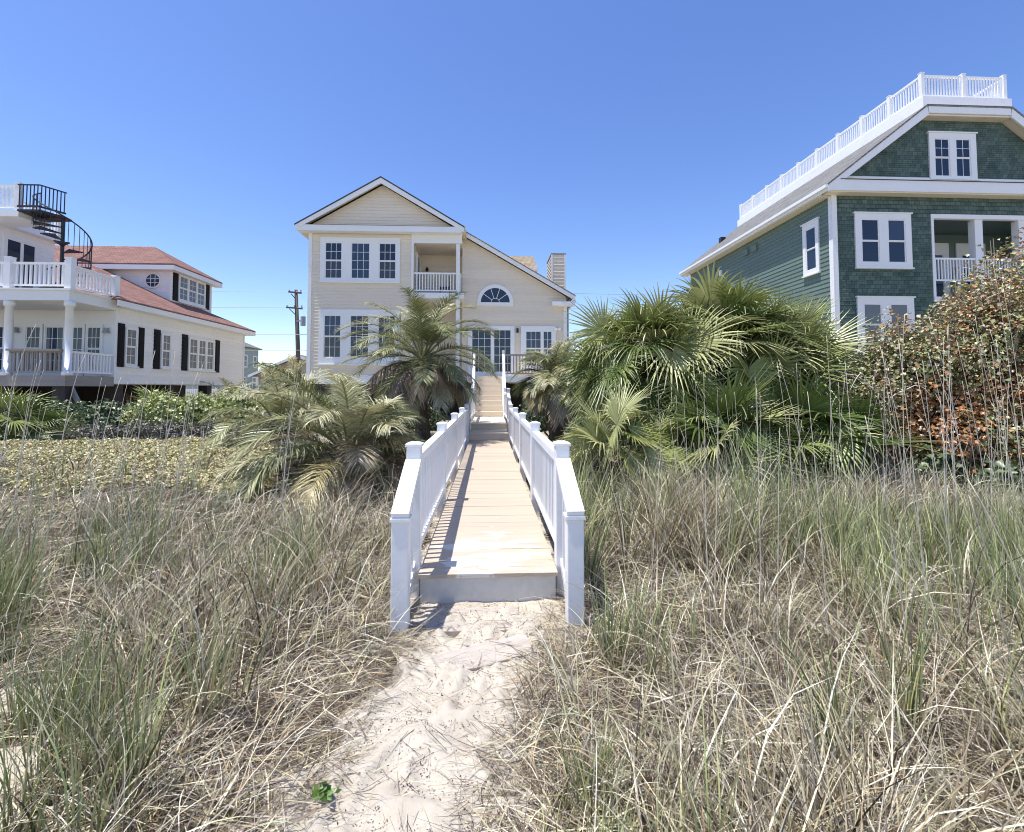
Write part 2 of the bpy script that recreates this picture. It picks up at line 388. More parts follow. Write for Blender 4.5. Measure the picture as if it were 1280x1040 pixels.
# footprints scuffed in the sand path
for k in range(46):
    yy = random.uniform(1.3, 3.7); el, er = path_edges(yy); xx = random.uniform(el, er); an = random.uniform(-0.5, 0.5)
    u = (GX - xx) * math.cos(an) + (GY - yy) * math.sin(an); v = -(GX - xx) * math.sin(an) + (GY - yy) * math.cos(an)
    r = np.sqrt((u / 0.05) ** 2 + (v / 0.13) ** 2)
    GZ += -0.024 * np.exp(-r ** 2 * 1.1) + 0.011 * np.exp(-((r - 1.5) / 0.45) ** 2)
GZ -= 0.18 * sstep(0.62, 0.4, np.abs(GX)) * sstep(3.95, 4.3, GY) * (1 - sstep(19, 20, GY))   # hollow under the boardwalk
nx, ny = len(xs), len(ys)
idx = np.arange(nx * ny).reshape(ny, nx)
F = np.stack([idx[:-1, :-1], idx[:-1, 1:], idx[1:, 1:], idx[1:, :-1]], -1).reshape(-1, 4)
el, er = path_edges(GY)
dist_in = np.minimum(GX - el, er - GX)              # > 0 on the path
wob = (fbm(GX * 4, GY * 4, 51, 4) - 0.47) * 0.5
lit = sstep(0.06, -0.22, dist_in + wob)
patch = np.zeros_like(GX)
for (px, py, pr) in [(-2.42, 2.78, 0.23), (-2.2, 2.25, 0.28), (-2.05, 1.95, 0.26), (-1.25, 1.75, 0.18)]:
    patch = np.maximum(patch, np.exp(-(((GX - px) / (pr * 1.25)) ** 2 + ((GY - py) / (pr * 0.8)) ** 2) * 1.2))
lit = lit * (1 - sstep(0.3, 0.6, patch + wob * 0.5))
lit = lit * sstep(0.2, 1.0, GY + wob)
green = sstep(12, 14, GY)
C = np.stack([lit, green, np.zeros_like(lit)], -1).reshape(-1, 3)
def ground_mat():
    m, nt, b = new_mat('dune_sand'); L = nt.links.new
    at = N(nt, 'ShaderNodeAttribute', attribute_name='col'); sp = N(nt, 'ShaderNodeSeparateColor'); L(at.outputs['Color'], sp.inputs[0])
    tc = N(nt, 'ShaderNodeTexCoord')
    n1 = N(nt, 'ShaderNodeTexNoise', Scale=2.2, Detail=8.0, Roughness=0.7); L(tc.outputs['Object'], n1.inputs['Vector'])
    n2 = N(nt, 'ShaderNodeTexNoise', Scale=45.0, Detail=5.0, Roughness=0.75); L(tc.outputs['Object'], n2.inputs['Vector'])
    n3 = N(nt, 'ShaderNodeTexNoise', Scale=380.0, Detail=2.0); L(tc.outputs['Object'], n3.inputs['Vector'])
    s = N(nt, 'ShaderNodeValToRGB'); L(n1.outputs[0], s.inputs[0])
    s.color_ramp.elements[0].position = 0.3; s.color_ramp.elements[0].color = (0.46, 0.405, 0.33, 1)
    s.color_ramp.elements[1].position = 0.7; s.color_ramp.elements[1].color = (0.58, 0.53, 0.445, 1)
    sp2 = N(nt, 'ShaderNodeMapRange'); sp2.inputs[1].default_value = 0.58; sp2.inputs[2].default_value = 0.70; sp2.inputs[4].default_value = 0.65; L(n2.outputs[0], sp2.inputs[0])
    mxs = N(nt, 'ShaderNodeMix', data_type='RGBA'); mxs.inputs[7].default_value = (0.27, 0.21, 0.15, 1); L(sp2.outputs[0], mxs.inputs[0]); L(s.outputs[0], mxs.inputs[6])
    l = N(nt, 'ShaderNodeValToRGB'); L(n2.outputs[0], l.inputs[0])
    l.color_ramp.elements[0].position = 0.40; l.color_ramp.elements[0].color = (0.04, 0.032, 0.025, 1)
    l.color_ramp.elements[1].position = 0.68; l.color_ramp.elements[1].color = (0.24, 0.195, 0.145, 1)
    g = N(nt, 'ShaderNodeMix', data_type='RGBA'); g.inputs[7].default_value = (0.33, 0.30, 0.235, 1); L(sp.outputs[1], g.inputs[0]); L(l.outputs[0], g.inputs[6])
    ad = N(nt, 'ShaderNodeMath', operation='MULTIPLY_ADD'); ad.inputs[1].default_value = 0.9; L(n2.outputs[0], ad.inputs[0])
    sb = N(nt, 'ShaderNodeMath', operation='SUBTRACT'); sb.inputs[1].default_value = 0.45; L(sp.outputs[0], sb.inputs[0]); L(sb.outputs[0], ad.inputs[2])
    th = N(nt, 'ShaderNodeMapRange'); th.inputs[1].default_value = 0.35; th.inputs[2].default_value = 0.62; L(ad.outputs[0], th.inputs[0])
    mx = N(nt, 'ShaderNodeMix', data_type='RGBA'); L(th.outputs[0], mx.inputs[0]); L(mxs.outputs[2], mx.inputs[6]); L(g.outputs[2], mx.inputs[7])
    L(mx.outputs[2], b.inputs['Base Color']); b.inputs['Roughness'].default_value = 0.95; b.inputs['Specular IOR Level'].default_value = 0.1
    h = N(nt, 'ShaderNodeMath', operation='ADD'); L(n2.outputs[0], h.inputs[0]); L(n3.outputs[0], h.inputs[1])
    bp = N(nt, 'ShaderNodeBump', Strength=0.5, Distance=0.012); L(h.outputs[0], bp.inputs['Height']); L(bp.outputs[0], b.inputs['Normal'])
    return m
M['ground'] = ground_mat()
g = np_mesh('ground', np.stack([GX, GY, GZ], -1).reshape(-1, 3), F, C, M['ground'], at=(0, 0, 0), smooth=True)
tag(g, 'pale beach sand and dry litter of the dune and its footpath', 'ground', kind='structure')

# ---------------------------------------------------------------- boardwalk
ZD = 0.22                                     # walkway deck level
bw = thing('boardwalk', 'tan board walkway with white railings and stairs up to the cream house', 'boardwalk', (0, 3.85, 0))
dk = MB(); y = 3.85
while y < 13.58:
    j = random.uniform(-0.0015, 0.0015); dk.box(-0.55, y, ZD - 0.03, 0.55, y + 0.142, ZD + j); y += 0.144
obj('deck', dk, M['deck'], bw, at=(0, 0, 0))
rb = MB().box(-0.535, 3.87, -0.2, 0.535, 3.905, ZD - 0.034); obj('riser', rb, M['riser'], bw)
js = MB()
for sx in (-0.5, 0.5): js.box(sx - 0.025, 3.91, -0.08, sx + 0.025, 13.6, ZD - 0.034)
obj('joist', js, M['greywood'], bw)
def step(z0, z1, y0, y1, half=0.55):
    t = MB(); n = max(1, int(round((y1 - y0) / 0.145))); w = (y1 - y0) / n
    for i in range(n): t.box(-half, y0 + i * w, z1 - 0.032, half, y0 + (i + 1) * w - 0.005, z1)
    s = obj('tread', t, M['tread'], bw); r = MB().box(-half, y0 + 0.025, z0 - 0.02, half, y0 + 0.045, z1 - 0.034); obj('riser', r, M['tread'], s)
step(ZD, 0.405, 13.62, 14.8); ZL = 0.59; step(0.405, ZL, 14.8, 18.3)
ZH = 2.18; nr = 8; rise = (ZH - ZL) / nr; run = (20.2 - 18.3) / (nr - 1)
for i in range(nr - 1): step(ZL + i * rise, ZL + (i + 1) * rise, 18.3 + i * run, 18.3 + (i + 1) * run + 0.02, 0.53)
step(ZH - rise, ZH, 20.2, 20.5, 0.53)
st = MB()
for sx in (-0.56, 0.56): st.beam((sx, 18.25, ZL - 0.1), (sx, 20.25, ZH - 0.12), 0.04, 0.26)
obj('stringer', st, M['white'], bw)
XP = 0.612
py = [4.03, 6.35, 8.7, 11.05, 13.45]
for s in (-1, 1):
    x = s * XP
    # low end post on the sand with its sloping plank rail
    low = post(bw, x, 3.45, -0.35, 0.755, 0.118)
    sl = MB(); sl.beam((x, 3.97, 1.085), (x, 3.39, 0.80), 0.124, 0.035); obj('sloped_rail', sl, M['white'], bw)
    lr = MB(); lr.beam((x, 3.97, 0.26), (x, 3.50, 0.03), 0.05, 0.07); sr = obj('bottom_rail', lr, M['white'], bw)
    for k in range(4):
        yy = 3.57 + k * 0.10; zb = 0.03 + (yy - 3.50) / 0.47 * 0.23; zt = 0.80 + (yy - 3.39) / 0.58 * 0.285
        inst('baluster', baluster_mesh(0.034, zt - zb - 0.02, M['white']), sr, (x, yy, zb)); COUNT[bw.name] = COUNT.get(bw.name, 0) + 1
    for i, yy in enumerate(py): post(bw, x, yy, -0.3, 1.20, 0.115)
for i in range(4):
    for s in (-1, 1):
        x = s * XP; railing(bw, (x, py[i] + 0.06, ZD), (x, py[i + 1] - 0.06, ZD), 0.90)
for s in (-1, 1):
    x = s * XP
    post(bw, x, 15.0, -0.2, 1.64, 0.1); post(bw, x, 18.25, 0, 1.66, 0.1); post(bw, x, 20.2, 0.2, ZH + 1.04, 0.1)
    railing(bw, (x, 13.51, ZD + 0.02), (x, 14.95, ZL), 0.92); railing(bw, (x, 15.05, ZL), (x, 18.2, ZL), 0.92); railing(bw, (x, 18.3, ZL + 0.05), (x, 20.15, ZH), 0.92)

# boards half buried in the path sand
def plank(label, c, ln, w, t, rot, tilt):
    mb = MB().box(-ln / 2, -w / 2, -t / 2, ln / 2, w / 2, t / 2); o = obj('buried_board', mb, M['plank'], at=(0, 0, 0), bevel=0.004)
    o.location = c; o.rotation_euler = (tilt[0], tilt[1], rot); tag(o, label, 'board', 'boards half buried in the path')
    return o
plank('weathered grey board lying askew in the sand path', (-0.02, 3.08, 0.004), 0.62, 0.20, 0.04, 0.30, (0.10, -0.05))
plank('pale step edge just below the boardwalk riser, upper of two', (-0.12, 3.70, -0.022), 0.70, 0.10, 0.05, 0.02, (0.16, 0.0))
plank('pale step edge poking from the sand, lower of two below the riser', (-0.04, 3.48, -0.024), 0.80, 0.10, 0.05, 0.04, (0.16, 0.02))

# ---------------------------------------------------------------- cream house
ch = thing('beach_house', 'cream two storey gabled house on pilings at the end of the boardwalk', 'house', (-2.2, 22, 0.2))
F0 = front(22.0); F1 = front(22.8)
XL, XR, XM = -8.17, 3.72, -1.27
# left wing: front wall with the balcony recess left open (x -3.5 .. -1.5)
RX0, RX1 = -3.45, -1.55
body = MB(); body.box(XL + .02, 22.01, 1.9, RX0 - .1, 34, 8.86); body.box(RX0 - .1, 24.2, 1.9, XM, 34, 8.86)
obj('wall', body, M['cream'], ch)
w = laps(MB(), F0, 2.27, 8.72, rect((XL, RX0 - 0.1)), 0.152); obj('wall', w, M['cream'], ch)
# gable
RZ, RXc, SL = 11.25, -4.9, 0.592
gw = MB()
laps(gw, F0, 9.06, 11.0, lambda z: [(RXc - (RZ - 0.24 - z) / SL, RXc + (RZ - 0.24 - z) / SL)], 0.152)
gw.prism([(RXc - 3.35, 22.01, 8.86), (RXc + 3.35, 22.01, 8.86), (RXc, 22.01, RZ - 0.25)], (0, 12, 0))
obj('gable_wall', gw, M['cream'], ch)
# roof of the left wing with white rake boards
ro = MB()
for s in (-1, 1):
    e = 3.78; zt = RZ - SL * e
    ro.prism([(RXc, 21.55, RZ), (RXc + s * e, 21.55, zt), (RXc + s * e, 21.55, zt - 0.06), (RXc, 21.55, RZ - 0.06)], (0, 12.8, 0))
obj('roof', ro, M['darkroof'], ch)
rk = MB()
for s in (-1, 1):
    e = 3.76
    rk.prism([(RXc, 21.57, RZ - 0.065), (RXc + s * e, 21.57, RZ - SL * e - 0.065), (RXc + s * e, 21.57, RZ - SL * e - 0.27), (RXc, 21.57, RZ - 0.31)], (0, 0.06, 0))
obj('rake_board', rk, M['trim'], ch)
sf = MB()
for s in (-1, 1):
    e = 3.74
    sf.prism([(RXc, 21.64, RZ - 0.10), (RXc + s * e, 21.64, RZ - SL * e - 0.10), (RXc + s * e, 21.64, RZ - SL * e - 0.15), (RXc, 21.64, RZ - 0.15)], (0, 0.36, 0))
obj('soffit', sf, M['soffit'], ch)
# eave return across the gable
er_ = MB().box(XL - 0.42, 21.6, 8.73, XM + 0.05, 21.99, 9.0); rt = obj('cornice', er_, M['trim'], ch)
obj('cornice_roof', MB().hexa([(XL - .42, 21.58, 9.0), (XM + .1, 21.58, 9.0), (XM + .1, 22.02, 9.0), (XL - .42, 22.02, 9.0), (XL - .42, 21.58, 9.01), (XM + .1, 21.58, 9.01), (XM + .1, 22.02, 9.09), (XL - .42, 22.02, 9.09)]), M['darkroof'], rt)
ev = MB(); ev.box(XL - 0.42, 22.0, 8.73, XL, 34, 8.98); ev.box(XM + .002, 21.62, 8.8, XM + 0.2, 34, 9.06); obj('eave_box', ev, M['soffit'], ch)
obj('corner_board', MB().box(XL - 0.02, 21.955, 2.27, XL + 0.14, 22.005, 8.73), M['trim'], ch); obj('corner_board', MB().box(RX0 - .1, 21.94, 2.27, RX0, 22.1, 8.73), M['trim'], ch)
lw = laps(MB(), sideL(XL), 2.27, 8.73, rect((22.0, 34.0)), 0.152); obj('wall', lw, M['cream'], ch)
# band at floor level and pilings
obj('skirt_board', MB().box(XL - 0.03, 21.95, 1.86, XM + 0.1, 22.02, 2.27), M['trim'], ch)
for k, xx in enumerate((-8.0, -6.3, -4.6, -2.9, -1.2, 0.6, 2.2, 3.5)):
    obj('piling', MB().box(xx - .13, 22.3, -0.1, xx + .13, 22.56, 1.9), M['darkwood'], ch)
obj('ground_storey_backing_wall', MB().box(XL + .3, 25.5, -0.1, XR - .2, 25.7, 1.9), M['darkwood'], ch)  # added dark backing so no daylight shows through between the pilings
# windows of the left wing
def trio(z0, z1, lz0, lz1, midhung):
    window(ch, F0, -7.66, -4.07, z0, z1, [(-7.44, -6.68, lz0, lz1, 3, 2, 2), (-6.27, -5.43, lz0, lz1, 3, 4, 0), (-5.02, -4.25, lz0, lz1, 3, 2, 2)])
trio(6.5, 8.53, 6.65, 8.30, True)
trio(2.75, 5.23, 3.05, 4.97, True)
# balcony recess: side walls, ceiling, back wall, both storeys
rc = MB()
rc.box(RX0 - .1, 22.05, 2.27, RX0, 24.2, 8.4); rc.box(RX0, 24.1, 2.2, XM, 24.2, 8.4); rc.box(RX0 - .1, 22.02, 8.36, XM, 24.2, 8.72)
laps(rc, front(24.1), 6.05, 8.34, rect((RX0, XM)), 0.152); laps(rc, front(24.1), 2.3, 5.7, rect((RX0, XM)), 0.152)
obj('balcony_wall', rc, M['cream'], ch)
obj('balcony_beam', MB().box(RX0, 21.97, 8.34, XM + 0.02, 22.1, 8.73), M['trim'], ch)
obj('balcony_floor', MB().box(RX0 - .05, 21.9, 5.78, XM + 0.12, 24.1, 6.03), M['trim'], ch)
post(ch, -1.43, 22.06, 6.03, 8.3, 0.17, M['trim'], 'column'); post(ch, -1.43, 22.06, 2.2, 5.73, 0.17, M['trim'], 'column')
railing(ch, (RX0 + 0.02, 22.03, 6.03), (-1.52, 22.03, 6.03), 0.95, M['white'], 0.13, 0.04)
railing(ch, (XM - 0.06, 22.12, 6.03), (XM - 0.06, 22.78, 6.03), 0.95, M['white'], 0.13, 0.04)
window(ch, sideR(RX0), 22.7, 23.75, 6.06, 8.1, [(22.82, 23.63, 6.15, 8.0, 1, 1, 0)], name='door', sill=False)
obj('porch_lamp', MB().tube([(-3.1, 24.08, 7.66), (-3.1, 23.98, 7.62)], [0.05, 0.05], 8).tube([(-3.1, 23.98, 7.72), (-3.1, 23.98, 7.60), (-3.1, 23.98, 7.52)], [0.03, 0.09, 0.06], 8), M['black'], ch)
# right wing
def rz(x): return 8.95 - 0.575 * (x + 0.9)
rw_ = MB(); rw_.prism([(XM, 22.81, 1.9), (XR, 22.81, 1.9), (XR, 22.81, rz(XR) - 0.24), (XM, 22.81, rz(XM) - 0.24)], (0, 11, 0))
laps(rw_, F1, 2.18, 8.9, lambda z: [(XM, min(XR, -0.9 + (8.95 - 0.22 - z) / 0.575))], 0.152)
obj('wall', rw_, M['cream'], ch)
rr = MB().prism([(-1.9, 22.38, rz(-1.9)), (4.1, 22.38, rz(4.1)), (4.1, 22.38, rz(4.1) - 0.05), (-1.9, 22.38, rz(-1.9) - 0.05)], (0, 11.6, 0)); obj('roof', rr, M['tanroof'], ch)
obj('rake_board', MB().prism([(-1.1, 22.4, rz(-1.1) - .055), (4.09, 22.4, rz(4.09) - .055), (4.09, 22.4, rz(4.09) - .26), (-1.1, 22.4, rz(-1.1) - .26)], (0, 0.06, 0)), M['trim'], ch)
obj('soffit', MB().prism([(-1.1, 22.465, rz(-1.1) - .10), (4.05, 22.465, rz(4.05) - .10), (4.05, 22.465, rz(4.05) - .14), (-1.1, 22.465, rz(-1.1) - .14)], (0, 0.34, 0)), M['soffit'], ch)
er2 = obj('cornice', MB().box(3.0, 22.42, 5.58, 4.07, 22.79, 5.78), M['trim'], ch)
obj('cornice_roof', MB().box(3.02, 22.47, 5.783, 3.72, 22.79, 5.80), M['darkroof'], er2)
obj('gutter', MB().box(3.98, 22.5, 5.72, 4.12, 33.8, 5.86), M['trim'], ch)
obj('corner_board', MB().box(XR - .15, 22.745, 2.18, XR + .015, 22.815, 5.58), M['trim'], ch)
obj('downspout', MB().tube([(3.98, 22.86, 5.72), (3.80, 22.86, 5.5), (3.80, 22.86, 2.0)], 0.045, 6), M['metal'], ch)
# half round fan window
def fan_window(cx, zb, R):
    def arc(r, d, n=24): return [F1.p(cx + r * math.cos(PI - PI * i / n), zb + r * math.sin(PI * i / n), d) for i in range(n + 1)]
    mb = MB(); o1, o0, i1, i0 = arc(R, .07), arc(R, .0), arc(R - .17, .07), arc(R - .17, .0)
    for i in range(24): mb.add([o0[i], o0[i + 1], o1[i + 1], o1[i], i0[i], i0[i + 1], i1[i + 1], i1[i]], [(0, 1, 2, 3), (3, 2, 6, 7), (4, 7, 6, 5)])
    F1.box(mb, cx - R, cx + R, zb - 0.16, zb, 0.0, 0.07)
    wv = obj('fan_window', mb, M['trim'], ch)
    pa = arc(R - .17, .03); pb = MB().prism(pa, F1.n * 0.008); obj('pane', pb, M['glass'], wv)
    gb = MB(); r0 = 0.2
    for k in range(1, 5):
        t = PI * k / 5; gb.beam(F1.p(cx + r0 * math.cos(t), zb + r0 * math.sin(t), .045), F1.p(cx + (R - .17) * math.cos(t), zb + (R - .17) * math.sin(t), .045), .02, .025)
    gb.tube([F1.p(cx + r0 * math.cos(PI * i / 12), zb + r0 * math.sin(PI * i / 12), .045) for i in range(13)], 0.014, 5)
    obj('muntin_grid', gb, M['trim'], wv)
fan_window(0.30, 5.76, 0.86)
dr = window(ch, F1, -1.0, 1.22, 2.22, 4.62, [(-0.82, 0.12, 2.42, 4.46, 3, 5, 0), (0.22, 1.06, 2.42, 4.46, 3, 5, 0)], name='door', sill=False)
window(ch, F1, 1.52, 3.20, 2.5, 4.63, [(1.75, 2.50, 2.72, 4.40, 3, 2, 2), (2.58, 3.02, 2.72, 4.40, 2, 2, 2)])
obj('porch_lamp', MB().box(1.30, 22.66, 4.32, 1.42, 22.78, 4.36).box(1.31, 22.67, 4.36, 1.41, 22.77, 4.52), M['black'], ch)
fl = MB().box(3.17, 22.72, 4.46, 3.35, 22.78, 4.52)
for sx in (3.2, 3.33): fl.tube([(sx, 22.7, 4.52), (sx + (.02 if sx > 3.3 else -.02), 22.56, 4.47)], [0.04, 0.075], 8)
obj('floodlight', fl, M['white'], ch)
# house deck in front of the right wing
hd = MB()
for i in range(16): hd.box(-1.1, 20.52 + i * 0.142, ZH - 0.04, 3.72, 20.52 + i * 0.142 + 0.137, ZH)
obj('porch_deck', hd, M['tread'], ch)
obj('deck_fascia', MB().box(0.58, 20.46, 1.92, 3.74, 20.5, ZH - 0.001).box(-1.1, 20.46, 1.92, -0.58, 20.5, ZH - 0.001), M['trim'], ch)
railing(ch, (0.68, 20.56, ZH), (3.66, 20.56, ZH), 0.95, M['greywood'], 0.13, 0.04); post(ch, 3.68, 20.56, 1.0, ZH + 1.0, 0.1)
for xx in (0.75, 3.6, -0.95): obj('piling', MB().box(xx - .09, 20.6, -0.1, xx + .09, 20.78, 1.92), M['darkwood'], ch)
# roof dormer and chimney
dm = obj('dormer', MB().box(0.6, 25.35, 7.4, 2.28, 27.65, 8.05), M['cream'], ch)
d_r = MB()
for s in (-1, 1): d_r.prism([(0.0, 26.5, 9.05), (2.45, 26.5, 9.05), (2.6, 26.5 + s * 1.35, 8.0), (0.0, 26.5 + s * 1.35, 8.0)], (0, 0, -0.08))
obj('dormer_roof', d_r, M['tanroof'], dm)
obj('dormer_fascia', MB().box(0.3, 25.14, 7.88, 2.58, 25.2, 8.0).box(2.2, 25.2, 7.9, 2.57, 27.8, 7.96), M['trim'], dm)
cm = MB().box(3.6, 27.01, 5.0, 4.34, 29.1, 9.32); laps(cm, front(27.0), 5.5, 9.30, rect((3.6, 4.34)), 0.2, 0.05); laps(cm, sideL(3.59), 5.5, 9.30, rect((27.0, 29.1)), 0.2, 0.05)
chm = obj('chimney', cm, M['cream'], ch)
[obj('corner_board', MB().box(a, 26.945, 5.5, b, 27.02, 9.3), M['trim'], chm) for a, b in ((3.545, 3.63), (4.29, 4.38))]
obj('chimney_cap', MB().box(3.53, 26.945, 9.32, 4.40, 29.15, 9.38), M['metal'], chm)
# dark patio chair on the balcony
pc = thing('patio_chair', 'dark patio chair on the upper balcony of the cream house', 'chair', (-2.1, 22.9, 6.03))
obj('seat', MB().box(-2.35, 22.7, 6.43, -1.85, 23.2, 6.48), M['black'], pc); obj('backrest', MB().box(-1.88, 22.7, 6.48, -1.84, 23.2, 7.0), M['black'], pc)
for (a, b) in ((-2.33, 22.72), (-2.33, 23.18), (-1.87, 22.72), (-1.87, 23.18)): obj('leg', MB().box(a - .02, b - .02, 6.03, a + .02, b + .02, 6.43), M['black'], pc)

# ---------------------------------------------------------------- green house
gr = thing('beach_house', 'dark green shingled house with white railed roof deck behind the fan palms', 'house', (18.5, 17.6, 0.2))
GXL, GXR, GY0, GY1, GC = 13.2, 23.8, 17.6, 30.6, 18.5
FG = front(GY0); SG = sideL(GXL)
PX0, PX1 = 17.25, 22.6                 # second floor porch recess
gb_ = MB(); gb_.box(GXL + .01, GY0 + .01, 1.2, PX0 - .12, GY1, 9.1); gb_.box(PX0 - .12, 20.0, 1.2, GXR, GY1, 9.1); gb_.box(PX0 - .12, GY0 + .01, 1.2, GXR, 20.0, 5.1); gb_.box(PX1 + .12, GY0 + .01, 5.1, GXR, 20, 9.1); gb_.box(PX0 - .12, GY0 + .01, 8.45, PX1 + .12, 20, 9.1)
obj('wall', gb_, M['greenlap'], gr)
w = MB(); laps(w, FG, 1.2, 5.1, rect((GXL, GXR)), 0.165, 0.018); laps(w, FG, 5.1, 8.45, rect((GXL, PX0 - .12), (PX1 + .12, GXR)), 0.165, 0.018); laps(w, FG, 8.45, 9.1, rect((GXL, GXR)), 0.165, 0.018)
obj('wall', w, M['greenshake'], gr)
obj('wall', laps(MB(), SG, 1.2, 9.1, rect((GY0, GY1)), 0.17, 0.024), M['greenlap'], gr)
obj('wall', laps(MB(), SG, 0.2, 1.2, rect((GY0, GY1)), 0.17, 0.024), M['greenlap'], gr)
obj('ground_storey_backing_wall', MB().box(GXL + .05, GY0 + .05, 0.0, GXR, GY1, 1.2), M['greenlap'], gr)
cbd = MB(); cbd.box(GXL - .035, GY0 - .04, 1.0, GXL + .16, GY0 + .0, 9.1); cbd.box(GXL - .037, GY0 - .042, 1.0, GXL - .0, GY0 + .17, 9.1); obj('corner_board', cbd, M['trim'], gr); obj('corner_board', MB().box(GXL - .037, GY1 - .16, 1, GXL, GY1 + .02, 9.1), M['trim'], gr)
# truncated gable roof
EX, EZ_, DX0, DX1, DZ = 12.75, 9.40, 16.78, 20.22, 12.56
sl_ = (DZ - EZ_) / (DX0 - EX)
rf = MB()
rf.prism([(EX, 17.15, EZ_), (DX0, 17.15, DZ), (DX0, 17.15, DZ - .07), (EX, 17.15, EZ_ - .07)], (0, 14.0, 0))
rf.prism([(2 * GC - EX, 17.15, EZ_), (2 * GC - DX0, 17.15, DZ), (2 * GC - DX0, 17.15, DZ - .07), (2 * GC - EX, 17.15, EZ_ - .07)], (0, 14.0, 0))
rf.box(DX0, 17.15, DZ - .07, DX1, 31.15, DZ)
roof_g = obj('roof', rf, M['greyroof'], gr)
obj('roof_vent', MB().box(14.6, 29.2, 10.75, 14.9, 29.5, 11.2), M['black'], roof_g)
rk = MB()
for s in (-1, 1):
    f = lambda x: GC + s * (x - GC)
    rk.prism([(f(EX), 17.17, EZ_ - .075), (f(DX0), 17.17, DZ - .075), (f(DX0 + .05), 17.17, DZ - .40), (f(EX + .02), 17.17, EZ_ - .33)], (0, .06, 0))
rk.box(DX0 + .05, 17.17, DZ - .33, 2 * GC - DX0 - .05, 17.23, DZ - .075)
obj('rake_board', rk, M['trim'], gr)
sf = MB()
for s in (-1, 1):
    f = lambda x: GC + s * (x - GC)
    sf.prism([(f(EX + .1), 17.235, EZ_ - .15), (f(DX0), 17.235, DZ - .28), (f(DX0), 17.235, DZ - .34), (f(EX + .1), 17.235, EZ_ - .21)], (0, .40, 0))
sf.box(DX0, 17.235, DZ - .40, 2 * GC - DX0, 17.62, DZ - .335)
obj('soffit', sf, M['soffit'], gr)
gf = lambda z: EX + (z + 0.42 - EZ_) / sl_
gg = MB(); laps(gg, FG, 9.85, DZ - .36, lambda z: [(gf(z), 2 * GC - gf(z))], 0.165, 0.018)
gg.prism([(gf(9.1) + .1, GY0 + .01, 9.1), (2 * GC - gf(9.1) - .1, GY0 + .01, 9.1), (2 * GC - gf(DZ - .36), GY0 + .01, DZ - .36), (gf(DZ - .36), GY0 + .01, DZ - .36)], (0, 13, 0))
obj('gable_wall', gg, M['greenshake'], gr)
obj('gable_band', MB().box(gf(9.72), 17.52, 9.70, 2 * GC - gf(9.72), 17.6, 9.85), M['trim'], gr)
cn = obj('cornice', MB().box(EX + .035, 17.18, 9.14, 2 * GC - EX - .035, 17.24, 9.40).box(EX + .3, 17.18, 9.40, 2 * GC - EX - .3, 17.24, 9.56), M['trim'], gr)
obj('soffit', MB().box(EX + .1, 17.245, 9.10, 2 * GC - EX - .1, 17.6, 9.40), M['soffit'], cn)
obj('cornice_roof', MB().hexa([(EX+.5, 17.14, 9.565), (2 * GC - EX-.5, 17.14, 9.565), (2 * GC - EX-.5, 17.6, 9.565), (EX+.5, 17.6, 9.565), (EX+.5, 17.14, 9.58), (2 * GC - EX-.5, 17.14, 9.58), (2 * GC - EX-.5, 17.6, 9.68), (EX+.5, 17.6, 9.68)]), M['darkroof'], cn)
ef = MB().box(EX - .015, 17.16, 9.12, EX + .03, 31.1, 9.325); ge = obj('fascia', ef, M['trim'], gr)
obj('soffit', MB().box(EX + .032, 17.62, 9.09, GXL - .002, 31.1, 9.14), M['soffit'], ge)
obj('gutter', MB().box(EX - .11, 17.16, 9.23, EX - .017, 31.1, 9.345), M['trim'], ge)
# roof deck
obj('roof_deck', MB().box(16.70, 17.25, 12.50, 20.30, 31.1, 12.93), M['white'], gr)
gy = [17.42 + i * 1.49 for i in range(10)]
for i, yy in enumerate(gy):
    post(gr, 16.82, yy, 12.93, 13.93, 0.14)
for xx in (18.5, 20.18): post(gr, xx, 17.42, 12.93, 13.93, 0.14)
railing(gr, (16.89, 17.42, 12.93), (18.43, 17.42, 12.93), 0.93, M['white'], 0.12, 0.04); railing(gr, (18.57, 17.42, 12.93), (20.11, 17.42, 12.93), 0.93, M['white'], 0.12, 0.04)
for i in range(9): railing(gr, (16.82, gy[i] + .07, 12.93), (16.82, gy[i + 1] - .07, 12.93), 0.93, M['white'], 0.12, 0.04)
for i in range(9): railing(gr, (20.18, gy[i] + .07, 12.93), (20.18, gy[i + 1] - .07, 12.93), 0.93, M['white'], 0.12, 0.04)
for i in range(1, 10): post(gr, 20.18, gy[i], 12.93, 13.93, 0.14)
railing(gr, (16.9, gy[9], 12.93), (20.1, gy[9], 12.93), 0.93, M['white'], 0.12, 0.04)
# windows
window(gr, FG, 17.15, 19.08, 9.83, 11.65, [(17.37, 17.98, 9.93, 11.43, 2, 2, 1), (18.24, 18.84, 9.93, 11.43, 2, 2, 1)], head=True)
window(gr, FG, 14.05, 16.30, 6.30, 8.40, [(14.30, 15.0, 6.50, 8.18, 1, 1, 1), (15.36, 16.06, 6.50, 8.18, 1, 1, 1)], head=True)
window(gr, FG, 14.05, 16.30, 3.10, 5.14, [(14.30, 15.0, 3.3, 4.9, 1, 1, 1), (15.36, 16.06, 3.3, 4.9, 1, 1, 1)], head=True, g='glasscurt')
window(gr, SG, 18.32, 19.28, 6.32, 8.46, [(18.50, 19.10, 6.50, 8.22, 1, 1, 1)], head=True)
for (a, z) in ((22.7, 8.45), (23.5, 8.47), (27.0, 8.35)):
    vb = MB(); SG.box(vb, a, a + .4, z, z + .3, .0, .1); obj('wall_vent', vb, M['greenlap'], gr)
vb = MB(); SG.box(vb, 26.3, 26.5, 8.05, 8.35, .0, .12); obj('wall_light', vb, M['white'], gr)
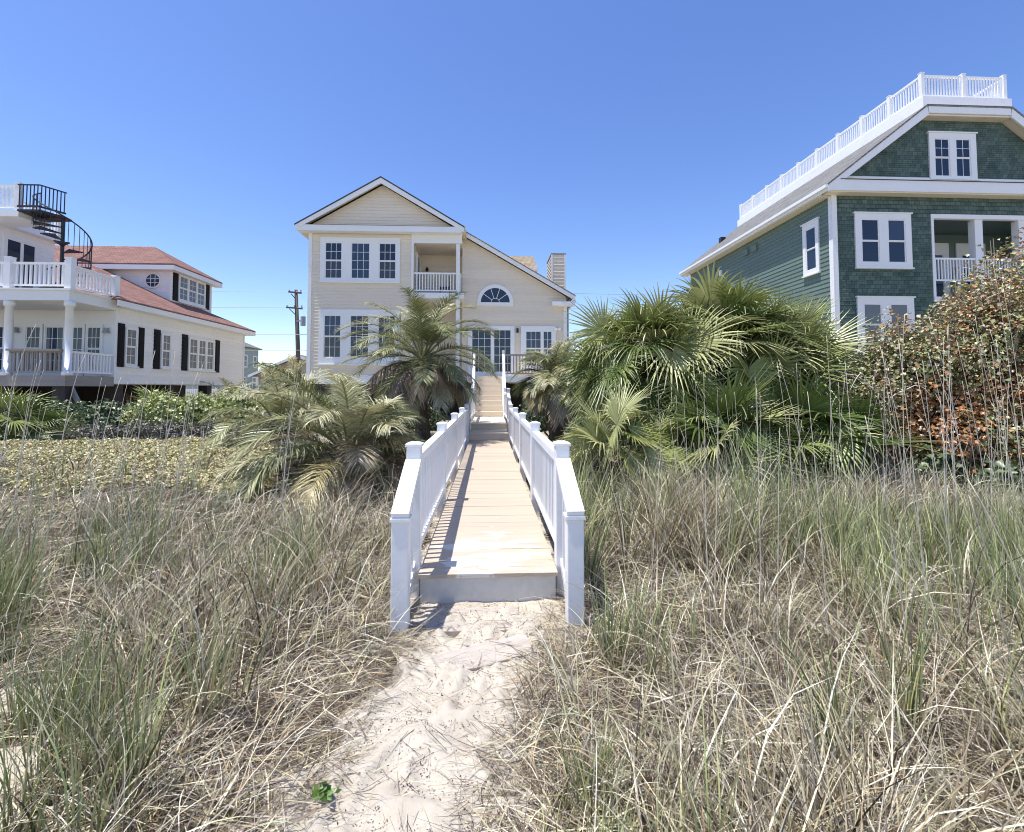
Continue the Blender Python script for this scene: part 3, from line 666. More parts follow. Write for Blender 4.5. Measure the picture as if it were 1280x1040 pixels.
# porch recess
pr = MB(); pr.box(PX0 - .1, GY0 - .03, 5.2, PX0, 17.75, 8.27); pr.box(PX0 - .1, GY0 - .03, 8.27, PX1 + .1, 17.75, 8.44); pr.box(PX1, GY0 - .03, 5.2, PX1 + .1, 17.75, 8.27); obj('porch_frame', pr, M['trim'], gr)
for xx in (19.14, 20.95): obj('column', MB().box(xx - .16, 17.63, 5.2, xx + .16, 17.9, 8.27), M['trim'], gr)
obj('porch_floor', MB().box(PX0 - .1, GY0 - .05, 5.0, PX1 + .1, 19.99, 5.2), M['trim'], gr)
railing(gr, (PX0, 17.7, 5.75), (18.98, 17.7, 5.75), 1.0, M['white'], 0.12, 0.04); railing(gr, (19.3, 17.7, 5.75), (20.8, 17.7, 5.75), 1.0, M['white'], 0.12, 0.04); railing(gr, (21.1, 17.7, 5.75), (PX1, 17.7, 5.75), 1.0, M['white'], 0.12, 0.04)
FB = front(19.99)
window(gr, FB, 18.1, 20.2, 5.3, 8.05, [(18.4, 19.1, 5.5, 7.55, 1, 1, 0), (19.25, 19.95, 5.5, 7.55, 1, 1, 0)], name='door', sill=False)
window(gr, FB, 20.55, 21.9, 5.3, 8.05, [(20.8, 21.6, 5.5, 7.55, 1, 1, 0)], name='door', sill=False)

# ---------------------------------------------------------------- white house on the left
wh = thing('beach_house', 'white lap sided house with red roof, black shutters and a two level porch', 'house', (-16, 18, 0.3))
HX, HY0, HY1 = -13.5, 17.95, 27.1
FW = front(HY0); SW = sideR(HX)
wb = MB().box(-24, HY0 + .01, 1.82, HX - .01, HY1, 4.85)
obj('wall', wb, M['whitelap'], wh)
obj('wall', laps(MB(), SW, 1.84, 4.70, rect((HY0, HY1)), 0.16, 0.022), M['whitelap'], wh)
obj('wall', laps(MB(), FW, 2.1, 4.5, rect((-24, HX)), 0.3, 0.006), M['trim'], wh)
obj('corner_board', MB().box(HX - .12, HY0 - .03, 1.84, HX + .03, HY0 + .12, 4.66), M['trim'], wh); obj('corner_board', MB().box(HX - .1, HY1 - .1, 1.84, HX + .03, HY1 + .02, 4.7), M['trim'], wh)
# hip roof
EXr, Y0r, Y1r, ZE, S2 = -13.08, 17.5, 27.5, 4.86, 0.485
half = (Y1r - Y0r) / 2; zr = ZE + S2 * half; xr_ = EXr - half; ym = (Y0r + Y1r) / 2
hr = MB()
hr.prism([(EXr, Y0r, ZE), (EXr, Y1r, ZE), (xr_, ym, zr)], (0, 0, -.06))
hr.prism([(EXr, Y0r, ZE), (xr_, ym, zr), (-25, ym, zr), (-25, Y0r, ZE)], (0, 0, -.06))
hr.prism([(EXr, Y1r, ZE), (-25, Y1r, ZE), (-25, ym, zr), (xr_, ym, zr)], (0, 0, -.06))
obj('roof', hr, M['redroof'], wh)
fa = MB().box(EXr - .04, Y0r, ZE - .27, EXr, Y1r, ZE - .065).box(HX + .001, Y0r + .45, ZE - .27, EXr - .041, Y1r, ZE - .22).box(-24, Y1r - .04, ZE - .27, EXr - .041, Y1r, ZE - .065); obj('fascia', fa, M['trim'], wh)
# windows on the long side with black shutters
def shut(fr, a0, a1, z0, z1, par):
    mb = MB(); fr.box(mb, a0, a1, z0, z1, .005, .05); n = int((z1 - z0) / .07)
    for i in range(n): fr.box(mb, a0 + .04, a1 - .04, z0 + .06 + i * (z1 - z0 - .1) / n, z0 + .06 + i * (z1 - z0 - .1) / n + .03, .05, .062)
    return obj('shutter', mb, M['shutter'], par)
window(wh, SW, 18.40, 19.02, 2.5, 3.96, [(18.46, 18.96, 2.56, 3.90, 2, 2, 2)], g='glasscurt')
shut(SW, 18.04, 18.36, 2.45, 4.05, wh); shut(SW, 19.08, 19.38, 2.45, 4.02, wh)
window(wh, SW, 20.36, 21.0, 2.5, 3.96, [(20.44, 20.92, 2.56, 3.90, 2, 2, 2)], g='glasscurt')
shut(SW, 19.95, 20.3, 2.45, 4.05, wh)
window(wh, SW, 22.15, 24.2, 2.5, 3.98, [(22.24, 22.80, 2.56, 3.92, 2, 2, 2), (22.92, 23.45, 2.56, 3.92, 2, 2, 2), (23.57, 24.1, 2.56, 3.92, 2, 2, 2)], g='glasscurt')
shut(SW, 21.72, 22.1, 2.45, 4.05, wh); shut(SW, 24.3, 24.66, 2.45, 4.05, wh)
# upper storey behind: cheek wall with octagon window, side windows, hip roof
UX, UY0, UY1, UZ = -15.0, 23.15, 26.5, 7.45
ub = MB().box(-24, UY0 + .01, 4.9, UX - .01, UY1, UZ); laps(ub, front(UY0), 5.4, UZ - .12, rect((-24, UX)), 0.25, 0.02); laps(ub, sideR(UX), 5.4, UZ - .12, rect((UY0, UY1)), 0.16, 0.02)
up = obj('upper_storey', ub, M['whitelap'], wh)
obj('corner_board', MB().box(UX - .14, UY0 - .03, 5.45, UX + .03, UY0 + .14, UZ - .1), M['trim'], up); obj('corner_board', MB().box(UX - .1, UY1 - .12, 5.45, UX + .03, UY1 + .02, UZ - .1), M['trim'], up)
ur = MB(); o_ = 0.38; uy = (UY0 + UY1) / 2; ux = UX - 1.9; uz = UZ + 1.37
A = (UX + o_, UY0 - o_, UZ); B = (UX + o_, UY1 + o_, UZ); R_ = (ux, uy, uz)
ur.prism([A, B, R_], (0, 0, -.06)); ur.prism([A, R_, (-25, uy, uz), (-25, UY0 - o_, UZ)], (0, 0, -.06)); ur.prism([B, (-25, UY1 + o_, UZ), (-25, uy, uz), R_], (0, 0, -.06))
obj('upper_roof', ur, M['redroof'], wh)
obj('fascia', MB().box(-24, UY0 - o_, UZ - .28, UX + o_, UY0 - o_ + .04, UZ - .065).box(UX + o_ - .04, UY0 - o_ + .041, UZ - .28, UX + o_, UY1 + o_, UZ - .065).box(-24, UY0 - o_ + .041, UZ - .28, UX + o_ - .041, UY0, UZ - .24).box(UX, UY0 + .001, UZ - .28, UX + o_ - .041, UY1 + o_, UZ - .24), M['trim'], wh)
SU = sideR(UX)
window(wh, SU, 23.72, 25.9, 5.86, 7.22, [(23.8, 24.42, 5.98, 7.12, 2, 2, 2), (24.52, 25.12, 5.98, 7.12, 2, 2, 2), (25.22, 25.82, 5.98, 7.12, 2, 2, 2)], g='glasscurt')
shut(SU, 23.34, 23.68, 5.85, 7.22, wh); shut(SU, 25.95, 26.28, 5.85, 7.22, wh)
FU = front(UY0); oc = (-15.75, 6.72)
def octp(r, d): return [FU.p(oc[0] + r * math.cos(PI / 8 + PI / 4 * i), oc[1] + r * math.sin(PI / 8 + PI / 4 * i), d) for i in range(8)]
ob = MB(); a_, b_ = octp(.40, .06), octp(.32, .06); c_ = octp(.40, 0)
for i in range(8): j = (i + 1) % 8; ob.add([a_[i], a_[j], b_[j], b_[i], c_[i], c_[j]], [(0, 1, 2, 3), (0, 4, 5, 1)])
ow = obj('octagon_window', ob, M['trim'], wh); obj('pane', MB().prism(octp(.32, .028), FU.n * .01), M['glass'], ow)
gb = MB()
for t in (-.1, .1): FU.box(gb, oc[0] + t - .012, oc[0] + t + .012, oc[1] - .3, oc[1] + .3, .04, .052); FU.box(gb, oc[0] - .3, oc[0] + .3, oc[1] + t - .012, oc[1] + t + .012, .041, .053)
obj('muntin_grid', gb, M['trim'], ow)
# porch: two levels
PY = 15.95
obj('porch_floor', MB().box(-24, PY - .02, 1.74, HX + .05, HY0 - .035, 2.08), M['greywood'], wh)
obj('balcony_floor', MB().box(-24, PY - .05, 4.48, HX + .1, HY0 - .035, 4.80), M['trim'], wh)
obj('balcony_edge', MB().box(-24, PY - .12, 4.80, HX + .18, HY0 - .035, 4.86), M['trim'], wh)
for xx in (-13.5, -15.35, -17.2, -19.1): obj('column', MB().tube([(xx, PY + .1, 2.08), (xx, PY + .1, 2.2), (xx, PY + .1, 2.21), (xx, PY + .1, 4.3), (xx, PY + .1, 4.31), (xx, PY + .1, 4.48)], [.15, .15, .115, .11, .15, .15], 12), M['white'], wh, True)
BP = [-13.48, -15.35, -17.2, -19.1]
for xx in BP: post(wh, xx, PY + .05, 4.86, 5.86, 0.20)
post(wh, -13.46, HY0 - .12, 4.86, 5.70, 0.2)
for a, b in zip(BP[1:], BP[:-1]): railing(wh, (a + .1, PY + .05, 4.86), (b - .1, PY + .05, 4.86), 0.86, M['white'], 0.135, 0.05)
railing(wh, (-13.47, PY + .15, 4.86), (-13.46, HY0 - .22, 4.86), 0.80, M['white'], 0.135, 0.05)
railing(wh, (-13.5, PY + .22, 2.08), (-13.5, HY0 - .08, 2.08), 0.80, M['white'], 0.135, 0.05)
for a, b in zip(BP[1:3], BP[:2]):
    railing(wh, (a + .12, PY + .08, 2.08), (b - .12, PY + .08, 2.08), 0.80, M['greywood'], 0.135, 0.05, rw=0.12)
for a, b in zip(BP[1:3], BP[:2]): obj('bench_back', MB().box(a + .12, PY - .1, 2.86, b - .12, PY + .2, 2.92), M['greywood'], wh)
# porch wall windows
window(wh, FW, -16.62, -15.95, 2.1, 3.98, [(-16.52, -16.02, 2.3, 3.88, 3, 2, 2)], sill=False)
window(wh, FW, -15.9, -14.5, 2.1, 3.98, [(-15.85, -15.22, 2.25, 3.88, 3, 4, 0), (-15.14, -14.56, 2.25, 3.88, 3, 4, 0)], name='door', sill=False)
window(wh, FW, -14.46, -13.88, 2.1, 3.98, [(-14.42, -13.95, 2.3, 3.88, 3, 2, 2)], sill=False)
window(wh, FW, -18.6, -17.0, 2.1, 3.98, [(-18.5, -17.85, 2.3, 3.88, 3, 2, 2), (-17.7, -17.1, 2.3, 3.88, 3, 2, 2)], sill=False)
for xx in (-13.74, -16.85): obj('porch_lamp', MB().box(xx - .09, 17.78, 3.66, xx + .09, 17.92, 3.70).box(xx - .05, 17.8, 3.70, xx + .05, 17.92, 3.84), M['metal'], wh)
# second floor block beside the balcony with sliding door, roof deck and its overhang
BX = -16.9
bb = MB().box(-24, 16.6, 4.86, BX - .01, 19.3, 7.3); laps(bb, sideR(BX), 4.9, 7.3, rect((16.6, 19.3)), 0.16, 0.018)
obj('upper_block', bb, M['whitelap'], wh)
window(wh, sideR(BX), 17.3, 18.62, 4.95, 7.02, [(17.42, 17.96, 5.0, 6.94, 1, 1, 0), (18.0, 18.5, 5.0, 6.94, 1, 1, 0)], name='sliding_door', sill=False)
obj('roof_deck', MB().box(-24, 16.25, 7.3, -15.4, 17.35, 7.52).box(-24, 17.351, 7.3, -16.6, 19.4, 7.52), M['trim'], wh)
post(wh, -15.5, 16.35, 7.52, 8.42, 0.16); post(wh, -16.72, 19.2, 7.52, 8.42, 0.16)
railing(wh, (-18.5, 16.35, 7.52), (-15.58, 16.35, 7.52), 0.84, M['white'], 0.135, 0.05)
railing(wh, (-16.72, 17.5, 7.52), (-16.72, 19.1, 7.52), 0.84, M['white'], 0.135, 0.05)
# pilings and braces below
for (xx, yy) in ((-13.7, 16.2), (-15.5, 16.2), (-17.3, 16.2), (-13.75, 18.3), (-13.75, 21.2), (-13.75, 24.0), (-13.75, 26.7), (-16.5, 20), (-19, 20), (-19, 24), (-16.5, 24)):
    obj('piling', MB().box(xx - .2, yy - .2, 0.0, xx + .2, yy + .2, 1.80), M['darkwood'], wh)
obj('brace', MB().beam((-12.95, 16.1, 0.8), (-13.6, 16.3, 1.75), .06, .16), M['greywood'], wh)
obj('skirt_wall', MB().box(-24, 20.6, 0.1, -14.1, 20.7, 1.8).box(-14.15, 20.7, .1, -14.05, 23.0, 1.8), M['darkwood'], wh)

# spiral stair
ss = thing('spiral_staircase', 'black iron spiral stair from the white house balcony to its roof deck', 'staircase', (-14.58, 16.95, 4.86))
cx, cy, R, z0s, z1s = -14.58, 16.95, 0.76, 4.86, 7.5
obj('center_pole', MB().tube([(cx, cy, z0s), (cx, cy, z1s + .05)], .055, 8), M['iron'], ss)
nst = 12; rails = []
def sang(t): return PI + 2 * PI * 0.97 * (1 - t)       # from the deck side (left) round by the front, down one turn
for i in range(nst):
    t = (i + .6) / nst; a = sang(t) + .02; z = z0s + (z1s - z0s) * t; da = .27
    mb = MB().prism([(cx + .05 * math.cos(a), cy + .05 * math.sin(a), z), (cx + R * math.cos(a - da), cy + R * math.sin(a - da), z), (cx + R * math.cos(a + da), cy + R * math.sin(a + da), z)], (0, 0, -.04))
    obj('tread', mb, M['iron'], ss)
hp = [(cx + R * math.cos(sang(t)), cy + R * math.sin(sang(t)), z0s + (z1s - z0s) * t + .86) for t in np.linspace(0.02, 1, 40)]
hr_ = obj('handrail', MB().tube(hp, .024, 6), M['iron'], ss)
for i in range(30):
    t = .04 + .95 * i / 29; a = sang(t); z = z0s + (z1s - z0s) * t
    obj('spindle', MB().tube([(cx + R * math.cos(a), cy + R * math.sin(a), z - .04), (cx + R * math.cos(a), cy + R * math.sin(a), z + .86)], .012, 4), M['iron'], hr_)
pl = [(-15.4, 16.2), (-14.72, 16.2), (-14.42, 16.85), (-14.5, 17.2), (-15.4, 17.3)]
obj('landing', MB().prism([(a, b, 7.46) for a, b in pl], (0, 0, .06)), M['iron'], ss)
for (p, q) in ((pl[0], pl[1]), (pl[1], pl[2])): railing(ss, (*p, 7.5), (*q, 7.5), 0.85, M['iron'], 0.11, 0.022, rw=.04, rh=.035, inset=0.0, name='landing_rail')

# ---------------------------------------------------------------- far houses, utility pole, lines
fh = thing('beach_house', 'pale sage two storey house far behind the white house', 'house', (-32, 62, 0))
FF = sideR(-33.0)
obj('wall', laps(MB().box(-42, 60, 0, -33.01, 70.3, 7.2), FF, 0.2, 7.2, rect((60, 70.3)), 0.25, .03), M['sagelap'], fh)
frf = MB().prism([(-43, 59.5, 7.15), (-32.6, 59.5, 7.15), (-37.5, 63.5, 9.6)], (0, 0, .1)); frf.prism([(-32.6, 59.5, 7.15), (-32.6, 70.7, 7.15), (-37.5, 66.5, 9.6), (-37.5, 63.5, 9.6)], (0, 0, .1)); frf.prism([(-37.5, 63.5, 9.6), (-37.5, 66.5, 9.6), (-43, 70.7, 7.15), (-43, 59.5, 7.15)], (0, 0, .1)); frf.prism([(-32.6, 70.7, 7.15), (-43, 70.7, 7.15), (-37.5, 66.5, 9.6)], (0, 0, .1))
obj('roof', frf, M['greyroof'], fh)
for (a, z) in ((66.6, 4.6), (69.3, 4.6), (66.4, 1.6), (69.2, 1.6)): window(fh, FF, a - .55, a + .55, z - .1, z + 1.6, [(a - .4, a + .4, z, z + 1.5, 1, 1, 1)])
th = thing('beach_house', 'small tan gabled house with grey roof behind the utility pole', 'house', (-17, 45, 0))
tw = MB().box(-21.2, 45.01, 0.2, -13.6, 56, 2.9); tw.prism([(-21.2, 45.01, 2.9), (-13.6, 45.01, 2.9), (-17.4, 45.01, 4.55)], (0, 11, 0)); obj('wall', tw, M['tanlap'], th)
tr = MB()
for s in (-1, 1): tr.prism([(-17.4, 44.4, 4.75), (-17.4 + s * 4.3, 44.4, 2.86), (-17.4 + s * 4.3, 44.4, 2.74), (-17.4, 44.4, 4.6)], (0, 12, 0))
obj('roof', tr, M['greyroof'], th)
tk = MB()
for s in (-1, 1): tk.prism([(-17.4, 44.34, 4.74), (-17.4 + s * 4.3, 44.34, 2.85), (-17.4 + s * 4.3, 44.34, 2.62), (-17.4, 44.34, 4.5)], (0, .06, 0))
obj('rake_board', tk, M['trim'], th)
obj('gable_vent', MB().box(-17.65, 44.96, 3.6, -17.15, 45.0, 4.0), M['trim'], th)
obj('carport_shade_panel', MB().box(-20.5, 44.97, 0.3, -14.5, 45.0, 2.4), M['black'], th)  # flat black panel painting the carport's shade onto the wall
obj('column', MB().box(-21.15, 44.7, 0.2, -20.95, 44.9, 2.7), M['trim'], th)
wf = thing('picket_fence', 'low white picket fence in front of the sage house', 'fence', (-22, 40, 0))
railing(wf, (-24.5, 40, 0.2), (-19.6, 40, 0.2), 1.4, M['white'], 0.16, 0.09)
for xx in (-24.5, -22, -19.6): post(wf, xx, 40, 0.1, 1.7, .14)

up_ = thing('utility_pole', 'leaning wooden utility pole with two crossarms and a transformer', 'utility pole', (-15.5, 40, 0))
obj('pole', MB().tube([(-15.45, 40, 0), (-15.62, 40, 5), (-15.86, 40, 9.75)], [.2, .17, .13], 10), M['pole'], up_, True)
for (za, xa, xb) in ((9.5, -16.4, -15.35), (8.22, -16.55, -15.25)):
    ca = obj('crossarm', MB().beam((xa, 39.84, za + .05), (xb, 39.84, za - .05), .1, .12), M['pole'], up_)
    for xx in np.linspace(xa + .06, xb - .06, 3): obj('insulator', MB().tube([(xx, 39.84, za), (xx, 39.84, za + .22)], [.035, .05], 6), M['metal'], ca)
obj('brace', MB().beam((-16.3, 39.84, 8.15), (-15.75, 39.86, 7.6), .04, .06).beam((-16.2, 39.84, 9.4), (-15.85, 39.86, 9.0), .04, .06), M['pole'], up_)
tfm = obj('transformer', MB().tube([(-15.15, 39.75, 6.75), (-15.15, 39.75, 7.5), (-15.15, 39.75, 7.58)], [.2, .2, .1], 10), M['metal'], up_)
obj('bracket', MB().box(-15.7, 39.7, 7.1, -15.2, 39.8, 7.2), M['metal'], tfm)
def line(label, z, sag, x0=-60, x1=60, y=40, sl=0.0):
    pts = [(x0 + (x1 - x0) * i / 40, y - .16, z - sag * (1 - ((i % 20) / 10 - 1) ** 2) + sl * (x0 + (x1 - x0) * i / 40 + 15.8)) for i in range(41)]
    tag(obj('power_line', MB().tube(pts, .018, 4), M['metal']), label, 'power line', 'overhead lines')
line('highest thin overhead line running from the top crossarm', 9.75, .25)
line('overhead line strung at the lower crossarm of the pole', 8.45, .25)
line('overhead cable just below the transformer', 6.2, .2)
line('lowest overhead cable meeting the pole near the tan roof', 4.85, .12)

# ---------------------------------------------------------------- vegetation
def norm(a): return a / (np.linalg.norm(a, axis=-1, keepdims=True) + 1e-9)
def strips(P, W, Cc):
    """P: (n, k, 3) centre lines, W: (n, k, 3) half-width vectors, Cc: (n, k, 3) colours -> V, F, C of quads"""
    n, k, _ = P.shape
    V = np.stack([P - W, P + W], 2).reshape(-1, 3)
    base = (np.arange(n) * k * 2)[:, None] + (np.arange(k - 1) * 2)[None]
    F = np.stack([base, base + 1, base + 3, base + 2], -1).reshape(-1, 4)
    return V, F, np.repeat(Cc.reshape(-1, 3), 2, 0)
def merge(ps):
    V = []; F = []; C = []; o = 0
    for v, f, c in ps: V.append(v); F.append(f + o); C.append(c); o += len(v)
    return np.concatenate(V), np.concatenate(F), np.concatenate(C)

def pinnate(base, az, th0, L, droop, rng, col, nl=46, ll=0.5, wd=0.011, vup=0.45, sag=0.35, stem=None, twist=0.0, first=.2):
    m = 16; s = np.linspace(0, 1, m); th = th0 - droop * s ** 1.25; ds = L / (m - 1)
    x = np.concatenate([[0], np.cumsum(np.cos(th[:-1]) * ds)]); z = np.concatenate([[0], np.cumsum(np.sin(th[:-1]) * ds)])
    ca, sa = math.cos(az), math.sin(az)
    fwd = np.array([ca, sa, 0.0]); side = np.array([-sa, ca, 0.0]); up = np.array([0, 0, 1.0])
    cen = np.asarray(base) + np.outer(x, fwd) + np.outer(z, up) + np.outer(np.sin(s * 2.2) * twist, side)
    tan = norm(np.outer(np.cos(th), fwd) + np.outer(np.sin(th), up)); nr = norm(np.outer(-np.sin(th), fwd) + np.outer(np.cos(th), up))
    sc_ = np.array(stem if stem is not None else (0.30, 0.30, 0.16)); wr = (0.022 * (1 - s) + 0.004)
    ps = []
    ps.append(strips(cen[None], (side[None] * wr[:, None])[None], np.tile(sc_, (1, m, 1))))
    ps.append(strips(cen[None] - nr[None] * .006, (nr * wr[:, None] * .8)[None], np.tile(sc_ * .85, (1, m, 1))))
    u = np.linspace(first, 0.99, nl)
    for sd in (-1, 1):
        uu = np.clip(u + rng.normal(0, .006, nl), 0, 1)
        c = np.stack([np.interp(uu, s, cen[:, i]) for i in range(3)], 1); t = norm(np.stack([np.interp(uu, s, tan[:, i]) for i in range(3)], 1)); q = norm(np.stack([np.interp(uu, s, nr[:, i]) for i in range(3)], 1))
        f_ = 0.55 + 0.7 * uu[:, None] ** 2
        d = norm(t * f_ + sd * side * 0.85 + q * (vup + rng.normal(0, .12, (nl, 1))) + rng.normal(0, .06, (nl, 3)))
        ln = ll * np.sin(PI * (0.14 + 0.80 * uu)) ** 0.55 * rng.uniform(.85, 1.1, nl)
        k = 4; tt = np.linspace(0, 1, k)
        P = c[:, None] + d[:, None] * (ln[:, None] * tt)[..., None]; sg = sag * rng.uniform(.4, 1.5, nl)
        P[..., 2] -= ln[:, None] * sg[:, None] * tt ** 2
        wv = norm(np.cross(d, q)) * 1.0; wv = norm(wv + rng.normal(0, .25, (nl, 3)))
        W = wv[:, None] * (wd * np.array([.75, 1.0, .75, .08]))[None, :, None]
        cc = np.array(col) * rng.uniform(.8, 1.2, (nl, 1)); cc = np.repeat(cc[:, None], k, 1) * np.array([.95, 1, 1.05, 1.12])[None, :, None]
        ps.append(strips(P, W, cc))
    return merge(ps)

def fan(base, az, th0, Lp, R, rng, col, n=34, droop=0.5, face=0.5, spread=2.3, petcol=(0.20, 0.24, 0.09)):
    """costapalmate leaf: arched stalk then a fan of pleated segments whose ends fray and droop"""
    m = 8; s = np.linspace(0, 1, m); th = th0 - droop * s ** 1.5; ds = Lp / (m - 1)
    x = np.concatenate([[0], np.cumsum(np.cos(th[:-1]) * ds)]); z = np.concatenate([[0], np.cumsum(np.sin(th[:-1]) * ds)])
    ca, sa = math.cos(az), math.sin(az); fwd = np.array([ca, sa, 0.0]); side = np.array([-sa, ca, 0.0]); up = np.array([0, 0, 1.0])
    cen = np.asarray(base) + np.outer(x, fwd) + np.outer(z, up)
    nr = norm(np.outer(-np.sin(th), fwd) + np.outer(np.cos(th), up))
    ps = [strips(cen[None], (side[None] * np.linspace(.022, .011, m)[:, None])[None], np.tile(np.array(petcol), (1, m, 1))),
          strips(cen[None], (nr * .010)[None], np.tile(np.array(petcol) * .8, (1, m, 1)))]
    h = cen[-1]; ta = th[-1] - face
    ax = fwd * math.cos(ta) + up * math.sin(ta); nn = -fwd * math.sin(ta) + up * math.cos(ta)
    ro_ = rng.normal(0, .55); side, nn = side * math.cos(ro_) + nn * math.sin(ro_), nn * math.cos(ro_) - side * math.sin(ro_)
    phi = np.linspace(-spread, spread, n) + rng.normal(0, .012, n); dphi = 2 * spread / (n - 1)
    ln = R * (0.62 + 0.38 * np.cos(phi * .62)) * rng.uniform(.86, 1.06, n)
    r = np.array([0.02, .2, .42, .58, .74, .88, 1.0]); k = len(r)
    fold = 0.30 * np.abs(np.sin(phi)) ** 1 
    dirv = np.cos(phi)[:, None] * ax + np.sin(phi)[:, None] * side + fold[:, None] * nn; dirv = norm(dirv)
    tang = norm(np.cross(np.tile(nn, (n, 1)), dirv))
    P = h + dirv[:, None] * (ln[:, None] * r)[..., None]
    sg = (rng.uniform(.0, .38) * rng.random() + rng.uniform(.0, .55, n) * rng.random(n) ** 2) * R
    bend = np.clip(r - .42, 0, 1) ** 1.6 * 1.2
    P[..., 2] -= sg[:, None] * bend * 1.6
    P -= dirv[:, None] * (sg[:, None] * bend * .55)[..., None]
    arc = R * np.minimum(r, .36) * dphi * .5; taper = np.where(r <= .36, 1.0, np.clip(1 - ((r - .36) / .64) ** 1.15, .03, 1))
    wv = arc * taper + .0015
    jit = norm(tang + rng.normal(0, .10, (n, 3)))
    rid = nn[None, None] * (wv * .55)[None, :, None]
    Wl = jit[:, None] * wv[None, :, None]
    cc = np.array(col) * rng.uniform(.85, 1.15, (n, 1)); cc = np.repeat(cc[:, None], k, 1)
    tip = np.array([.50, .47, .27]); mixt = np.clip(r - .7, 0, 1)[None, :, None] * rng.uniform(0, 2.2, (n, 1, 1)); cc = cc * (1 - np.clip(mixt, 0, .8)) + tip * np.clip(mixt, 0, .8)  # paler ends put sunlit highlights into the leaf colour
    # two quads across: edge - ridge - edge
    V = np.stack([P - Wl, P + rid, P + Wl], 2).reshape(-1, 3)
    b = (np.arange(n) * k * 3)[:, None] + (np.arange(k - 1) * 3)[None]
    F = np.concatenate([np.stack([b + j, b + j + 1, b + j + 4, b + j + 3], -1).reshape(-1, 4) for j in (0, 1)])
    ps.append((V, F, np.repeat(cc.reshape(-1, 3), 3, 0)))
    return merge(ps)

def trunk(par, x, y, z0, z1, r0, r1, boots=30, rng=RNG):
    mb = MB(); k = 9
    pts = [(x + .03 * math.sin(i * 1.3), y + .03 * math.cos(i), z0 + (z1 - z0) * i / (k - 1)) for i in range(k)]
    mb.tube(pts, [r0 + (r1 - r0) * i / (k - 1) + .015 * (i % 2) for i in range(k)], 12)
    for i in range(boots):
        t = rng.uniform(.1, 1); a = i * 2.4; zz = z0 + (z1 - z0) * t; r = r0 + (r1 - r0) * t
        c, s = math.cos(a), math.sin(a); L = rng.uniform(.14, .3)
        mb.beam((x + c * r * .8, y + s * r * .8, zz), (x + c * (r + L * .55), y + s * (r + L * .55), zz + L * .8), .06, .03)
    return obj('trunk', mb, M['trunk'], par)

G1, G2, G3 = (0.16, 0.18, 0.07), (0.30, 0.31, 0.145), (0.46, 0.44, 0.26)
DEAD = (0.42, 0.34, 0.22); DEAD2 = (0.12, 0.09, 0.06); YEL = (0.38, 0.32, 0.15)
def feather_palm(label, x, y, z0, z1, nf, L, seed, ll=0.46, r=0.2, dead=6, nl=46, thmin=-.5, wd=.0115, azw=None, dry=.72, group='feather palms beside the boardwalk'):
    rng = np.random.default_rng(seed)
    p = thing('feather_palm', label, 'palm tree', (x, y, z0), group)
    trunk(p, x, y, z0 - .2, z1, r * 1.15, r * .8, 40, rng)
    for i in range(nf):
        t = i / nf; az = i * 2.39996 + rng.normal(0, .15); th0 = 1.52 - (1.52 - thmin) * t ** 1.05 + rng.normal(0, .08)
        Lf = L * rng.uniform(.85, 1.1) * (.8 + .3 * math.sin(PI * min(1, t + .25))); dr = rng.uniform(.95, 1.75) * (0.75 + .35 * (th0 > .4))
        if th0 < .1: dr *= .7
        if azw and azw(az): Lf *= .62
        c = [G1, G2, G3, G3][rng.integers(4)]
        if t > dry and rng.random() < .5: c = YEL if rng.random() < .35 else DEAD
        b = (x + .10 * math.cos(az), y + .10 * math.sin(az), z1 + .12 * (1 - t) - .10 * t)
        V, F, C = pinnate(b, az, th0, Lf, dr, rng, c, nl, ll, wd, twist=rng.normal(0, .10), sag=rng.uniform(.25, .55))
        np_mesh('frond', V, F, C, M['palmleaf'], p, at=b)
    for i in range(dead):
        az = i * 2.39996 * 1.7 + 1; b = (x + .15 * math.cos(az), y + .15 * math.sin(az), z1 - .15)
        Ld = L * rng.uniform(.6, .85) * (.62 if azw and azw(az) else 1)
        V, F, C = pinnate(b, az, rng.uniform(-.35, .15), Ld, rng.uniform(.9, 1.3), rng, [DEAD, DEAD2][i % 2], nl, ll * .8, wd * .8, vup=-.1, sag=.9, stem=(.25, .2, .13))
        o = np_mesh('frond', V, F, C, M['palmleaf'], p, at=b); o['label'] = 'dry brown hanging frond'
    return p
right_side = lambda az: math.cos(az) > .2       # fronds that would reach across the railing stay short
left_side = lambda az: math.cos(az) < -.2
feather_palm('silvery feather palm with its crown raised left of the stairs', -1.95, 14.2, .1, 2.55, 52, 2.35, 3, dead=20, ll=.56, nl=84, thmin=-.75, wd=.0085)
feather_palm('low feather palm with yellowing and dead fronds left of the boardwalk', -2.2, 7.8, .3, .6, 54, 1.75, 5, ll=.48, dead=26, nl=84, wd=.0075, azw=right_side, r=.22, thmin=-.5, dry=.4)
feather_palm('drooping feather palm right of the stairs', 1.9, 13.6, .1, 1.85, 50, 1.75, 8, ll=.48, dead=22, nl=76, wd=.0085, azw=left_side, thmin=-.8)
feather_palm('pale feather palm behind the low yellowing one on the left', -4.3, 10.1, .3, .85, 30, 1.35, 12, ll=.42, dead=12, nl=64, wd=.008)
feather_palm('distant yellow green palm by the left corner of the cream house', -9.6, 24.0, .1, 2.1, 22, 1.6, 15, ll=.4, dead=2, nl=34)
feather_palm('feather palm tuft under the far end of the white house', -12.2, 23.5, .1, .9, 18, 1.5, 17, ll=.4, dead=2, nl=30)

